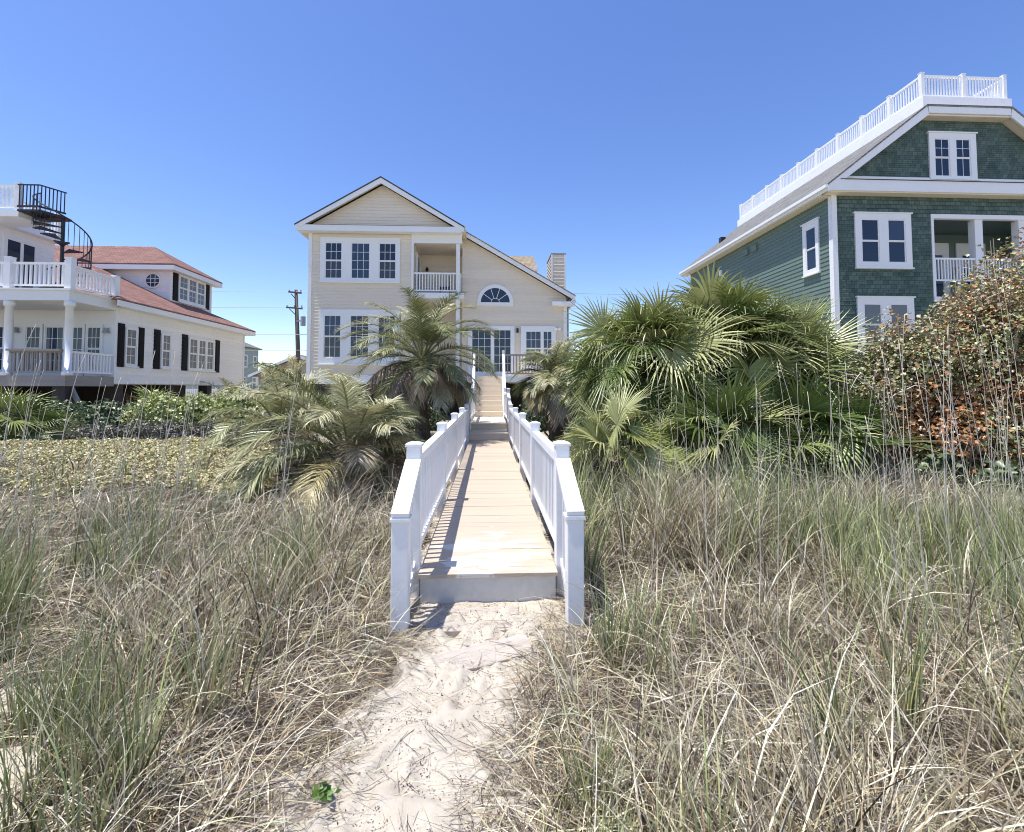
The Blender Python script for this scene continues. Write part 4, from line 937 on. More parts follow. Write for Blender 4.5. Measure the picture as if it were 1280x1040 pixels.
FG1, FG2, FG3 = (0.095, 0.135, 0.035), (0.22, 0.26, 0.08), (0.38, 0.39, 0.17)
def fan_palm(label, x, y, z0, z1, nf, Lp, R, seed, thmax=1.52, thmin=-.6, keep=None, cols=(FG1, FG2, FG3, FG2), group='fan palms right of the boardwalk', dead=16, n=42):
    rng = np.random.default_rng(seed)
    p = thing('fan_palm', label, 'palm tree', (x, y, z0), group)
    trunk(p, x, y, z0 - .2, z1, .24, .2, 36, rng)
    for i in range(nf):
        t = (i + .5) / nf; az = i * 2.39996 + rng.normal(0, .2); th0 = thmax - (thmax - thmin) * t ** 1.15 + rng.normal(0, .14)
        lp = Lp * rng.uniform(.55, 1.2)
        if keep and not keep(az): lp *= .6
        c = cols[rng.integers(len(cols))]
        b = (x + .08 * math.cos(az), y + .08 * math.sin(az), z1 + .15 * (1 - t) - .15 * t)
        V, F, C = fan(b, az, th0, lp, R * rng.uniform(.85, 1.12), rng, c, n, droop=rng.uniform(.3, .8), face=rng.uniform(.0, 1.0))
        np_mesh('leaf', V, F, C, M['fanleaf'], p, at=b)
    for i in range(dead):
        az = i * 2.39996 + .7; b = (x + .15 * math.cos(az), y + .15 * math.sin(az), z1 - .2)
        V, F, C = fan(b, az, rng.uniform(-.7, -.1), Lp * .7, R * .75, rng, [DEAD, DEAD2][i % 2], 24, droop=.9, face=.7, spread=1.7, petcol=DEAD2)
        o = np_mesh('leaf', V, F, C, M['fanleaf'], p, at=b); o['label'] = 'dry brown hanging leaf'
    return p
nl_ = lambda az: math.cos(az) > -.5
fan_palm('fan palm nearest the walkway with a broad leaf against the sky', 2.75, 8.5, .2, 1.95, 74, .8, 1.0, 31)
fan_palm('tallest fan palm at the middle of the thicket', 4.35, 8.7, .2, 2.1, 84, .9, 1.05, 32)
fan_palm('fan palm at the right of the thicket in front of the green house corner', 5.5, 8.9, .2, 1.9, 74, .8, 1.0, 33)
fan_palm('low fan palm at the front of the thicket in tall stalks', 3.55, 7.2, .15,  .6, 36, .7, .95, 34, thmin=-.1, dead=14)
fan_palm('low dark fan palm in front of the brown vine thicket', 5.0, 7.4, .15, .55, 32, .7, .9, 37, thmin=-.1, cols=(FG1, FG1, FG2), dead=12)
fan_palm('small bright fan palm leaning over the right railing', 1.72, 6.9, .1, .62, 15, .55, .72, 35, thmin=.2, keep=nl_, cols=(FG3, FG3, (.24, .26, .07)), dead=4)
fan_palm('fan palm at the left edge below the white porch', -10.3, 10.9, .2, .5, 22, .6, .75, 36, thmin=-.1, cols=(FG1, FG2, FG2), dead=9, group='fan palms by the porch')
fan_palm('small grey fan palm in the shrubs under the white house', -10.3, 15.5, .1, .55, 14, .6, .8, 38, thmin=.0, cols=(FG3, FG2), dead=0, n=26, group='fan palms by the porch')

def leaves(pts, nrm_, size, rng, cols, fold=.35, jit=.7, asp=.45):
    """small folded leaves at pts facing roughly nrm_"""
    n = len(pts); nn = norm(nrm_ + rng.normal(0, jit, (n, 3)))
    a = norm(np.cross(nn, rng.normal(0, 1, (n, 3)))); b = np.cross(nn, a); s = size * rng.uniform(.6, 1.35, (n, 1))
    up = nn * s * fold * asp
    tipdrop = -nn * s * .15
    V = np.stack([pts - a * s * .5, pts - a * s * .05 - b * s * asp + up, pts + a * s * .5 + tipdrop, pts - a * s * .05 + b * s * asp + up], 1).reshape(-1, 3)
    i = (np.arange(n) * 4)[:, None]
    F = np.concatenate([np.concatenate([i, i + 1, i + 2], 1), np.concatenate([i, i + 2, i + 3], 1)])
    return V, F, np.repeat(cols, 4, 0)
def lumps(rng, blobs, n, shell=.45):
    """points through an uneven mass made of ellipsoid lumps (cx, cy, cz, rx, ry, rz); most near the outside"""
    w = np.array([b[3] * b[4] + b[4] * b[5] + b[3] * b[5] for b in blobs]); ks = rng.choice(len(blobs), n, p=w / w.sum()); B = np.array(blobs)[ks]
    d = norm(rng.normal(0, 1, (n, 3))); r = 1 - shell * rng.random(n) ** 1.1
    r = r * (0.86 + .5 * (vnoise(d[:, 0] * 3.2 + ks * 7, d[:, 2] * 3.2 + d[:, 1] * 3, 3) - .5) + .3 * (vnoise(d[:, 0] * 8 + ks, d[:, 2] * 8 + d[:, 1] * 7, 9) - .5))
    P = B[:, :3] + d * r[:, None] * B[:, 3:6]; return P, d
def twigs(par, rng, blobs, n, name='branches', r=.011, arch=.6):
    mb = MB()
    for i in range(n):
        b = blobs[rng.integers(len(blobs))]; a = rng.uniform(0, 2 * PI); ph = rng.uniform(-.1, 1.3)
        base = np.array([b[0] + .25 * b[3] * math.cos(a), b[1] + .25 * b[4] * math.sin(a), max(.05, b[2] - b[5])])
        tip = np.array([b[0] + b[3] * .98 * math.cos(a) * math.cos(ph), b[1] + b[4] * .98 * math.sin(a) * math.cos(ph), b[2] + b[5] * .98 * math.sin(ph)])
        mid = (base + tip) / 2 + np.array([0, 0, .25 * b[5]]); pts = [(1 - t) ** 2 * base + 2 * t * (1 - t) * mid + t * t * tip for t in np.linspace(0, 1, 8)]
        mb.tube(pts, list(np.linspace(r * 1.8, r * .5, 8)), 5)
    return obj(name, mb, M['twig'], par)
def shrub(name, label, cat, blobs, n, size, seed, pal, group=None, patchpal=None, patch=None, ntw=30, jit=.7):
    rng = np.random.default_rng(seed); P, d = lumps(rng, blobs, n)
    keep = P[:, 2] > gh_smooth(P[:, 0], P[:, 1]) - .05; P, d = P[keep], d[keep]; m = len(P)
    pal = np.array(pal); cols = pal[rng.integers(len(pal), size=m)]
    if patch is not None:
        pm = patch(P, rng); pp = np.array(patchpal); cols = np.where(pm[:, None], pp[rng.integers(len(pp), size=m)], cols)
    V, F, C = leaves(P, d + np.array([0, 0, .5]), size, rng, cols, jit=jit)
    t = thing(name, label, cat, (blobs[0][0], blobs[0][1], 0.1), group)
    np_mesh('foliage', V, F, C, M['leaf'], t); twigs(t, rng, blobs, ntw); return t
# brown vine thicket on the right
VB = [(6.75, 8.0, .9, 1.05, 1.0, 1.2), (7.3, 7.9, 1.6, 1.15, 1.0, 1.35), (8.3, 7.6, 2.05, 1.2, 1.1, 1.85), (9.3, 7.8, 2.45, 1.3, 1.2, 2.05), (7.2, 7.0, .8, .9, .7, .8), (8.2, 6.7, .8, 1.0, .7, .9), (9.2, 6.8, 1.0, 1.1, .8, 1.0), (6.2, 7.6, 1.05, .85, .7, 1.1), (6.9, 7.6, 1.75, .8, .8, 1.2), (10.3, 7.6, 1.7, 1.2, 1.2, 1.7)]
olive = [(.25, .27, .10), (.18, .22, .075), (.34, .33, .16), (.36, .31, .19), (.26, .24, .12), (.44, .39, .26), (.32, .18, .08), (.16, .20, .07)]
rust = [(.44, .19, .06), (.52, .25, .09), (.29, .12, .045), (.36, .24, .14), (.26, .15, .08)]
def rusty(P, rng): return fbm(P[:, 0] * 1.5 + 4, P[:, 2] * 1.3 + P[:, 1] * .7, 61, 3) + .22 * np.exp(-((P[:, 2] - 1.2) / .7) ** 2) + rng.normal(0, .09, len(P)) > .64
tk_ = shrub('vine_thicket', 'tall thicket of tangled brown and olive vine leaves at the right edge', 'thicket', VB, 90000, .057, 71, olive, None, rust, rusty, 90)
tw = MB(); rt_ = np.random.default_rng(5)
for i in range(46):       # bare vine shoots arching out of the top
    bx = rt_.uniform(6.2, 10.2); b0 = np.array([bx, rt_.uniform(7.0, 8.0), 1.4 + .55 * (bx - 6.2) * (bx < 8.6) + (1.4 if bx >= 8.6 else 0)])
    a = rt_.uniform(0, 2 * PI); ln = rt_.uniform(.5, 1.1); pts = []
    for t in np.linspace(0, 1, 9): pts.append(b0 + np.array([math.cos(a) * ln * t * 1.1, math.sin(a) * ln * t * .6, ln * (1.5 * t - 1.25 * t * t) + .03 * math.sin(9 * t + i)]))
    tw.tube(pts, list(np.linspace(.010, .003, 9)), 4)
obj('bare_shoots', tw, M['stalk'], tk_)
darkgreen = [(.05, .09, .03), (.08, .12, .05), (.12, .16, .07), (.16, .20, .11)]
shrub('evergreen_shrub', 'glossy dark green shrub growing out of the brown vine thicket, low', 'shrub', [(6.55, 6.75, .45, .5, .3, .38), (7.15, 6.45, .4, .4, .3, .32)], 1600, .10, 72, darkgreen, 'dark shrubs in the thicket', ntw=8, jit=.4)
shrub('evergreen_shrub', 'glossy dark green shrub halfway up the brown thicket at the frame edge', 'shrub', [(8.35, 6.15, 1.45, .45, .3, .42), (8.75, 6.2, 1.1, .5, .3, .35)], 1500, .11, 73, darkgreen, 'dark shrubs in the thicket', ntw=8, jit=.4)
# shrubs below and beside the white house
lime = [(.30, .35, .11), (.36, .39, .14), (.22, .27, .08), (.40, .41, .18)]
for i, (bl, lab, pl_, n_) in enumerate([
    ([(-7.0, 14.2, .85, 1.2, .8, .85), (-6.0, 14.4, .85, .9, .8, .75)], 'bright green shrub mound nearest the cream house corner', lime, 9000),
    ([(-9.2, 14.3, .75, 1.3, .9, .85), (-8.1, 14.6, .85, 1.0, .8, .8)], 'bright green shrub mound in the middle below the white house', lime, 9000),
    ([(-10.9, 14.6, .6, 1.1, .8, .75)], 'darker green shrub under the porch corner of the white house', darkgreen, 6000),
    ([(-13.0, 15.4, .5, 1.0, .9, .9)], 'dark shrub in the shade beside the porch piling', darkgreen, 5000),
    ([(-14.3, 19.5, .8, .8, .6, .7)], 'reddish flowering shrub seen between the porch pilings', [(.34, .12, .07), (.30, .20, .07), (.16, .18, .06)], 3500),
    ([(-6.5, 15.6, .95, .5, .5, .6)], 'small red leaved shrub behind the low feather palm', [(.36, .09, .07), (.25, .08, .05), (.14, .15, .06)], 2500),
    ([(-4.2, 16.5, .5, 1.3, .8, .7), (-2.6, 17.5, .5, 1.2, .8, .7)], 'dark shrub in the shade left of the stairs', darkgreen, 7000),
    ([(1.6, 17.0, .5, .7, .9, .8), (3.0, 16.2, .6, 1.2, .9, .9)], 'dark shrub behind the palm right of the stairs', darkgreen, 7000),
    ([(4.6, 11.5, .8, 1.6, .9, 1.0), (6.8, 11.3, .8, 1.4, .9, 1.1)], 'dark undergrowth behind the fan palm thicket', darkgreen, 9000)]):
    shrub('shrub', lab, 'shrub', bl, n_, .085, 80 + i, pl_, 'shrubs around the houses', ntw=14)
grey = [(.10, .095, .075), (.16, .15, .12), (.22, .21, .18), (.07, .07, .05)]
shrub('dry_hedge', 'low dark hedge of dry grey twigs below the bright green shrubs', 'hedge', [(-10.3, 13.0, .35, 1.1, .5, .45), (-8.6, 13.0, .4, 1.3, .5, .5), (-6.8, 12.9, .45, 1.3, .5, .5), (-5.3, 12.6, .45, 1.0, .5, .45)], 11000, .06, 95, grey, None, None, None, 60)

# ---------------------------------------------------------------- grass
def blades(x, y, h, th0, th1, az, w, col, rng, S=5, zoff=0.0, tipc=None, basec=None):
    n = len(x); z = gh(x, y) + zoff; t = np.linspace(0, 1, S)
    th = th0[:, None] + (th1 - th0)[:, None] * t[None] ** 1.3              # angle from vertical
    seg = (h / (S - 1))[:, None]
    ax = az[:, None] + rng.normal(0, .5, (n, 1)) * t[None] ** 2
    dx = np.sin(th) * np.cos(ax) * seg; dy = np.sin(th) * np.sin(ax) * seg; dz = np.cos(th) * seg
    P = np.zeros((n, S, 3)); P[:, 0, 0] = x; P[:, 0, 1] = y; P[:, 0, 2] = z
    P[:, 1:, 0] = x[:, None] + np.cumsum(dx[:, :-1], 1); P[:, 1:, 1] = y[:, None] + np.cumsum(dy[:, :-1], 1); P[:, 1:, 2] = z[:, None] + np.cumsum(dz[:, :-1], 1)
    P[..., 2] = np.maximum(P[..., 2], gh_smooth(P[..., 0], P[..., 1]) + .006)
    fa = rng.uniform(0, 2 * PI, n); wd = np.stack([np.cos(fa), np.sin(fa), rng.normal(0, .35, n)], 1); wd = norm(wd)
    prof = np.clip(1.0 - t ** 2.2, .06, 1) * np.where(t == 0, .7, 1)
    W = wd[:, None] * (w[:, None] * prof)[..., None]
    cc = np.repeat(col[:, None], S, 1)
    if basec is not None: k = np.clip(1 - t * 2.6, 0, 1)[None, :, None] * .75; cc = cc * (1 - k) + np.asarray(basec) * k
    if tipc is not None: k = np.clip(t * 2.5 - 1.5, 0, 1)[None, :, None] * rng.random((n, 1, 1)); cc = cc * (1 - k) + np.asarray(tipc) * k
    return strips(P, W, cc)

STRAW = np.array([(.58, .50, .31), (.68, .61, .43), (.44, .37, .21), (.26, .20, .12), (.64, .60, .47), (.50, .45, .28), (.36, .26, .14)])
GREEN = np.array([(.27, .33, .12), (.15, .20, .07), (.37, .41, .16), (.48, .48, .21), (.30, .34, .16)])
BROWN = np.array([(.09, .065, .045), (.17, .12, .08), (.05, .04, .03), (.24, .18, .13), (.40, .35, .29)])
def in_view(x, y): return np.abs(x - .05 * y) < 1.2 * y + .9
def off_path(x, y, m=0.0):
    el, er = path_edges(y); wob = (fbm(x * 4, y * 4, 51, 4) - .47) * .4
    return ((x < el - m + wob) | (x > er + m + wob)) & ~((np.abs(x) < .72) & (y > 3.2))
def sandhole(x, y):
    k = np.zeros_like(x)
    for (px, py, pr) in [(-2.42, 2.78, .22), (-2.2, 2.25, .26), (-2.05, 1.95, .24), (-1.25, 1.75, .16)]: k = np.maximum(k, np.exp(-(((x - px) / (pr * 1.25)) ** 2 + ((y - py) / (pr * .8)) ** 2)))
    return k
rg = np.random.default_rng(99)
parts = []
def clumps(nc, y0, y1, per, hmean, wmean, greenp, side=0):
    # clump centres, denser close to the viewer because only what the camera height can show matters
    y = y0 + (y1 - y0) * rg.random(nc) ** .9; x = (rg.random(nc) * 2 - 1) * (1.2 * y + .9)
    ok = in_view(x, y) & off_path(x, y, .04) & (sandhole(x, y) < .35)
    if side: ok &= np.sign(x) == side
    ok &= ~((x < -2.4) & (y > 5.9 + 1.2 * (vnoise(x * .8, y * .8, 4) - .3))) | (rg.random(len(x)) < .22)
    ok &= rg.random(len(x)) < .10 + 1.9 * sstep(.42, .60, fbm(x * 1.5 + 9, y * 1.5, 33, 3))
    x, y = x[ok], y[ok]; n = len(x)
    isg = rg.random(n) < greenp * 2.2 * sstep(.36, .62, fbm(x * .9, y * .9, 77, 3))
    for k in range(1):
        cnt = np.maximum(4, (per * rg.uniform(.5, 1.6, n)).astype(int)); I = np.repeat(np.arange(n), cnt); N_ = len(I)
        r = np.abs(rg.normal(0, .055, N_)); a = rg.uniform(0, 2 * PI, N_)
        bx = x[I] + r * np.cos(a); by = y[I] + r * np.sin(a)
        hc = hmean * rg.uniform(.6, 1.4, n); lean = rg.normal(0, .16, n)
        h = hc[I] * rg.uniform(.45, 1.15, N_); g_ = isg[I]
        th0 = np.where(g_, rg.uniform(0, .22, N_), rg.uniform(.02, .55, N_)) ; th1 = th0 + np.where(g_, rg.uniform(.05, .9, N_), rg.uniform(.2, 2.0, N_))
        az = np.where(rg.random(N_) < .75, a, rg.uniform(0, 2 * PI, N_))
        col = np.where((g_ & (rg.random(N_) < .88))[:, None], GREEN[rg.integers(len(GREEN), size=N_)], np.where((rg.random(N_) < .32)[:, None], BROWN[rg.integers(len(BROWN), size=N_)], STRAW[rg.integers(len(STRAW), size=N_)]))
        edge = np.clip(np.minimum(np.abs(bx - path_edges(by)[0]), np.abs(bx - path_edges(by)[1])) / .6, .35, 1)
        h = h * np.where(by < 3.6, edge, 1) * (.66 + .95 * vnoise(bx * 1.1 + 3, by * 1.1, 17))
        h = h * np.where((bx < -1.0) & (by < 2.9), .72, 1) * np.where((bx < -2.0) & (by > 4.2), .62, 1) * np.where((bx > 1.5) & (by > 4.6), .8, 1)
        near_rail = (np.abs(bx) < 1.15) & (by > 3.0); h = np.where(near_rail, h * .9, h); h = h * np.where((bx > .7) & (bx < 2.6) & (by > 3.6), 1.25, 1); az = np.where(near_rail, np.where(bx > 0, rg.normal(0, .8, N_), rg.normal(PI, .8, N_)), az)
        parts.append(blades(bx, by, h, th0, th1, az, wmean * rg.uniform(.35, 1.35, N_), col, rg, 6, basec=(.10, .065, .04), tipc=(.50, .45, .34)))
clumps(1500, 1.2, 3.2, 17, .58, .0036, .95)
clumps(2500, 3.0, 5.4, 15, .56, .0043, .95)
clumps(2600, 5.2, 7.8, 13, .50, .0054, .85)
clumps(1300, 7.4, 11.0, 10, .44, .0070, .70)
clumps(460, 1.3, 4.5, 17, .64, .0038, 1.0, 1)
def arching(n, y0, y1, h, w, side=0):
    """single long bleached blades that bend right over"""
    y = y0 + (y1 - y0) * rg.random(n); x = (rg.random(n) * 2 - 1) * (1.2 * y + .9); ok = off_path(x, y, .08) & (sandhole(x, y) < .4) & ~((x < -2.6) & (y > 5.8)); x, y = x[ok], y[ok]; m = len(x)
    pale = np.array([(.62, .55, .42), (.56, .48, .34), (.60, .56, .47), (.45, .44, .27), (.36, .38, .22)])
    th0 = rg.uniform(.05, .8, m)
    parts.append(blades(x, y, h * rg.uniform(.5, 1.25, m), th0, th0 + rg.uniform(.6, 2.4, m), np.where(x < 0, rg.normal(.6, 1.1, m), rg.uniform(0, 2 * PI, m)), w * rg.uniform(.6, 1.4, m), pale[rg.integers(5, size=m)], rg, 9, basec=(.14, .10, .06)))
arching(2600, 1.3, 3.4, .62, .0026); arching(4200, 3.2, 5.8, .58, .0033); arching(5000, 5.6, 8.6, .54, .0046)
V, F, C = merge(parts)
gobj = np_mesh('dune_grass', V, F, C, M['grass'], at=(0, 0, 0)); tag(gobj, 'dense straw and green dune grass on both sides of the sand path', 'grass', kind='stuff')
print('grass quads', len(F))
# matted dead blades lying low
def litter(n, y0, y1, on_path, h, w, zmax):
    y = y0 + (y1 - y0) * rg.random(n); x = (rg.random(n) * 2 - 1) * (1.2 * y + .9) if not on_path else rg.uniform(-.95, .75, n)
    if on_path:
        el, er = path_edges(y); d = np.minimum(x - el, er - x); v = (fbm(x * 3.2, y * 3.2, 88, 3) - .5) * .5
        ok = (d < .10 + v + .05 * rg.random(n)) & (d > -.35) & ~((np.abs(x) < .5) & (y > 3.84)) | ((rg.random(n) < .085) & (d > 0) & (y < 3.8))
    else: ok = off_path(x, y, -.1) & (sandhole(x, y) < .5) & ~((x < -3.4) & (y > 7.6))
    x, y = x[ok], y[ok]; m = len(x)
    col = np.where((rg.random(m) < .5)[:, None], BROWN[rg.integers(len(BROWN), size=m)], STRAW[rg.integers(len(STRAW), size=m)])
    return blades(x, y, h * rg.uniform(.3, 1.2, m), rg.uniform(1.25, 1.6, m), rg.uniform(1.3, 1.75, m), rg.uniform(0, 2 * PI, m), w * rg.uniform(.5, 1.3, m), col, rg, 4, zoff=rg.random(m) ** 2 * zmax)
V, F, C = merge([litter(30000, 1.2, 3.4, False, .32, .0030, .10), litter(30000, 3.3, 6.0, False, .36, .0036, .14), litter(20000, 5.8, 9.0, False, .4, .004, .15), litter(20000, 1.2, 3.84, True, .20, .0020, .02)])
yy = rg.uniform(1.3, 3.84, 5200); xx = rg.uniform(-.95, .7, 5200)
PS = np.stack([xx, yy, gh(xx, yy) + .012 + .02 * rg.random(5200) * (np.abs(xx + .2) > .3)], 1); vs_, fs_, cs_ = leaves(PS, np.tile([0, 0, 1.0], (5200, 1)), .011, rg, BROWN[rg.integers(4, size=5200)], jit=.6, asp=.25)
np_mesh_specks = (vs_, fs_, cs_)
o = np_mesh('grass_litter', V, F, C, M['grass'], at=(0, 0, 0)); tag(o, 'fallen brown grass straws matted on the sand under the grass', 'grass litter', kind='stuff')
# creeping ground cover over the crest on the left
n = 130000; x = rg.uniform(-14.5, -2.3, n); y = rg.uniform(5.6, 11.6, n)
ok = (fbm(x * 1.1, y * 1.1, 12, 3) + .3 * sstep(6.0, 7.2, y) + .1 * rg.random(n) > .52) & (x < -2.4 - .5 * (y - 6)); x, y = x[ok], y[ok]; m = len(x)
P = np.stack([x, y, gh(x, y) + .03 + .10 * rg.random(m) * fbm(x * 3, y * 3, 15, 2) * 2], 1)
cp = np.array([(.42, .38, .17), (.45, .38, .21), (.38, .38, .16), (.48, .42, .24), (.32, .34, .13), (.42, .32, .17)])[rg.integers(6, size=m)]
V, F, C = leaves(P, np.tile([0, -.25, 1.0], (m, 1)), .042, rg, cp, jit=.55)
o = np_mesh('ground_cover', V, F, C, M['leaf'], at=(0, 0, 0)); tag(o, 'yellow green creeping ground cover on the dune crest at the left', 'ground cover', kind='stuff')

o = np_mesh('litter_crumbs', *np_mesh_specks, M['leaf'], at=(0, 0, 0)); tag(o, 'dark crumbs of dry leaf scattered over the sand path', 'debris', kind='stuff')
# single tufts and stalks that stand out
def tuft(label, x, y, n, h, spread, seed, greenf=.9, lean=0.0, azl=0.0, w=.0042):
    r = np.random.default_rng(seed); rr = np.abs(r.normal(0, spread, n)); a = r.uniform(0, 2 * PI, n)
    col = np.where((r.random(n) < greenf)[:, None], GREEN[r.integers(len(GREEN), size=n)], STRAW[r.integers(len(STRAW), size=n)])
    th0 = np.abs(r.normal(lean, .10, n)); th1 = th0 + r.uniform(.05, .55, n) * (1 + 1.5 * (r.random(n) < .2))
    V, F, C = blades(x + rr * np.cos(a), y + rr * np.sin(a), h * r.uniform(.5, 1.08, n), th0, th1, np.where(r.random(n) < .6, a, azl), w * r.uniform(.6, 1.2, n), col, r, 9, basec=(.19, .13, .07))
    o = np_mesh('grass_tuft', V, F, C, M['grass'], at=(x, y, float(gh(np.array([x]), np.array([y]))[0]))); tag(o, label, 'grass tuft', 'tall green grass tufts'); return o
tuft('tall green grass tuft standing alone in the left foreground', -1.40, 2.05, 34, .98, .05, 1)
tuft('green tuft with rusty base just behind the lone foreground tuft', -1.42, 2.55, 60, .78, .09, 2, .6, .15, .6)
tuft('thick bright green tuft at the lower right', 1.50, 2.05, 55, .80, .06, 3, .95, .12, PI)
tuft('upright narrow green tuft right of the thick one', 1.98, 2.25, 34, .92, .035, 4, .95)
tuft('green tuft at the foot of the right railing post', .74, 2.95, 60, .62, .08, 5, .8)
tuft('green tuft midway up the left dune', -2.9, 4.3, 70, .9, .10, 6, .85)
tuft('green tuft beside the left railing', -1.55, 3.5, 55, .75, .09, 7, .8, .1, .6)
tuft('spreading green tuft at the bottom right edge of the sand path', .42, 2.0, 60, .42, .06, 8, .7, .25, 0)
tuft('green tuft in the middle of the right dune', 2.0, 4.0, 70, .85, .1, 9, .85)
# small seedling on the path edge
sd = thing('seedling', 'tiny bright green seedling on the left edge of the sand path', 'plant', (-.66, 2.05, .02)); rs = np.random.default_rng(3)
Pp = np.array([(-.66, 2.05, .05)]) + rs.normal(0, .016, (26, 3)) * np.array([1, 1, .9]); V, F, C = leaves(Pp, np.tile([0, -.3, 1.0], (26, 1)), .035, rs, np.tile([.12, .22, .04], (26, 1))); np_mesh('foliage', V, F, C, M['leaf'], sd); obj('stem', MB().tube([(-.66, 2.05, -.02), (-.66, 2.05, .05)], .003, 5), M['stalk'], sd)

def stalk(label, group, x, y, h, lean, az, curl, seed, r=.0045):
    rr = np.random.default_rng(seed); z = float(gh(np.array([x]), np.array([y]))[0]) - .03; k = 14; pts = []; p = np.array([x, y, z]); th = lean * .4
    for i in range(k):
        pts.append(p.copy()); t = i / (k - 1); th = lean * (.4 + .6 * t) + curl * max(0, t - .62) ** 1.5 * 4; a = az + .12 * math.sin(t * 5 + seed)
        p = p + h / (k - 1) * np.array([math.sin(th) * math.cos(a), math.sin(th) * math.sin(a), math.cos(th)])
    mb = MB().tube(pts, list(np.linspace(r, r * .35, k)), 5)
    for i in range(2, k - 3, 3):            # dry sheath leaves hugging the stem
        q = pts[i]; a = rr.uniform(0, 2 * PI); L = rr.uniform(.12, .3); e = q + np.array([math.cos(a) * L * .35, math.sin(a) * L * .35, L * .8])
        mb.tube([q, (q + e) / 2 + np.array([0, 0, .02]), e], [r * .7, r * .5, r * .15], 4)
    o = obj('grass_stalk', mb, M['stalk'], None, True, at=(x, y, z)); tag(o, label, 'grass stalk', group)
rs = np.random.default_rng(21)
for i in range(46):      # right, before the fan palms
    x = rs.uniform(1.7, 5.4); y = rs.uniform(3.8, 6.4)
    stalk('tall thin dry stalk rising from the grass in front of the fan palms', 'dry stalks before the fan palms', x, y, rs.uniform(1.0, 1.95), abs(rs.normal(.10, .17)), rs.uniform(0, 2 * PI), 0, 100 + i, rs.uniform(.0028, .0046))
S_ = [(4.1, 4.6, 2.35, .03, 0, .1), (4.6, 4.4, 2.3, .22, PI, .1), (5.0, 4.6, 2.1, .2, PI, 0), (5.25, 4.5, 2.9, .10, PI, .1), (5.35, 4.5, 2.7, .12, PI, .1), (5.6, 5.0, 2.1, .05, PI, .1), (5.1, 5.2, 2.2, .05, 0, 0), (4.4, 5.0, 2.0, .1, PI, 0), (5.9, 5.0, 2.3, .25, PI, 0), (4.0, 5.4, 2.2, .04, PI, 0)]
for i in range(14): S_.append((rs.uniform(3.9, 6.2), rs.uniform(4.2, 5.6), rs.uniform(1.3, 2.4), abs(rs.normal(.14, .1)), PI + rs.normal(0, .6), 0))
for i, (x, y, h, ln, az, cu) in enumerate(S_):
    stalk('long pale dry stalk standing in front of the brown vine thicket', 'dry stalks before the vine thicket', x, y, h, ln, az, cu, 150 + i, rs.uniform(.0036, .0052))
for i in range(34):      # left, before the white house
    x = rs.uniform(-6.2, -1.7) ; y = rs.uniform(4.0, 6.6); x = min(x, -.42 * y)
    stalk('tall thin dry stalk leaning in front of the white house and shrubs', 'dry stalks before the white house', x, y, rs.uniform(1.2, 2.0), rs.uniform(.03, .24), rs.normal(.2, .5), rs.uniform(0, .25), 200 + i, rs.uniform(.003, .0046))
for i, (x, y, h, ln, az, cu) in enumerate([(-4.6, 4.7, 2.2, .16, .2, .30), (-4.0, 4.6, 1.9, .18, .1, .2), (-3.3, 4.6, 1.95, .14, 0, .1), (-2.9, 4.6, 1.8, .10, .2, .3), (-3.6, 4.5, 1.7, .22, 0, .15), (-5.0, 4.9, 1.8, .07, .2, .1)]):
    stalk('long dry stalk with arched tip against the white house porch', 'arched stalks before the porch', x, y, h, ln, az, cu, 240 + i, .0055)
for i, (x, y, h, ln, az) in enumerate([(1.35, 2.9, 1.35, .06, 2.5), (1.75, 2.9, 1.5, .05, 0), (2.15, 3.0, 1.7, .08, 3.0), (2.5, 2.8, 1.55, .22, PI), (2.75, 2.7, 1.8, .16, PI - .3), (2.9, 3.1, 2.0, .10, PI), (1.6, 3.4, 1.5, .10, .6), (2.0, 3.5, 1.7, .04, 1), (2.4, 3.6, 1.9, .14, PI), (2.6, 2.3, 1.2, .34, PI + .2), (3.2, 3.4, 2.0, .2, PI - .2), (1.1, 3.3, 1.2, .12, .3)]):
    stalk('pale dry stalk standing close by in the right foreground grass', 'dry stalks in the right foreground', x, y, h, ln, az, 0, 400 + i, rs.uniform(.0028, .0042))
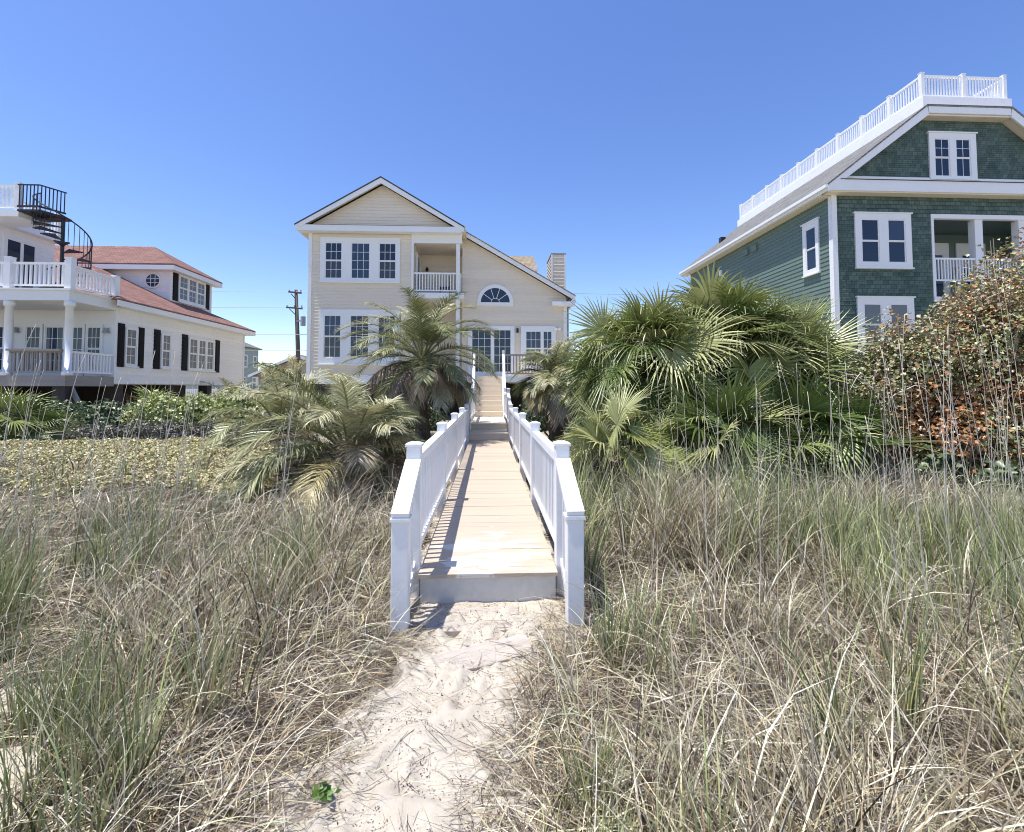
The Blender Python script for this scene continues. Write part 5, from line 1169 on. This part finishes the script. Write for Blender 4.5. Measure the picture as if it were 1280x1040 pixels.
t_ = stalk('long pale stalk leaning diagonally across the lower right corner', None, 2.62, 2.05, 1.35, .50, PI - .15, 0, 300, .0055)

# leftover balusters past the hundred of each thing
for k, (par, mat, mb) in REST.items():
    o = obj('baluster', mb, mat, par); o['kind'] = 'stuff'

# ---------------------------------------------------------------- light, sky, camera
SUN = np.array([-.27, -.045, .96]); SUN = SUN / np.linalg.norm(SUN)
sun = bpy.data.lights.new('sun', 'SUN'); sun.energy = 3.6; sun.angle = math.radians(.53); sun.color = (1.0, .965, .90)
so = bpy.data.objects.new('sun', sun); COL.objects.link(so)
from mathutils import Vector
so.rotation_euler = Vector(tuple(-SUN)).to_track_quat('-Z', 'Y').to_euler(); so.location = (0, 0, 50)
wd_ = bpy.data.worlds.new('World'); SC.world = wd_; wd_.use_nodes = True; nt = wd_.node_tree
sky = nt.nodes.new('ShaderNodeTexSky'); sky.sky_type = 'NISHITA'; sky.sun_disc = False
sky.sun_elevation = math.asin(SUN[2]); sky.sun_rotation = math.atan2(SUN[0], SUN[1])
sky.air_density = 1.0; sky.dust_density = 0.4; sky.ozone_density = 2.0; sky.altitude = 0
bg = nt.nodes['Background']; bg.inputs[1].default_value = 0.116
hs = nt.nodes.new('ShaderNodeHueSaturation'); hs.inputs['Hue'].default_value = 0.514; hs.inputs['Saturation'].default_value = 1.20
nt.links.new(sky.outputs[0], hs.inputs['Color']); nt.links.new(hs.outputs[0], bg.inputs[0])
cam = bpy.data.cameras.new('camera'); co = bpy.data.objects.new('camera', cam); COL.objects.link(co); SC.camera = co
cam.sensor_fit = 'HORIZONTAL'; cam.sensor_width = 36; cam.lens = 36 * 600 / 1280; cam.clip_end = 5000; cam.clip_start = .02
cam.shift_y = -61 / 1280
co.location = (0, 0, 1.68); co.rotation_euler = (PI / 2 + math.atan(26 / 600), 0, -math.atan(29 / 600))
vs = SC.view_settings; vs.view_transform = 'Standard'; vs.look = 'None'; vs.exposure = 0.90; SC.cycles.filter_width = 1.05; vs.gamma = 1
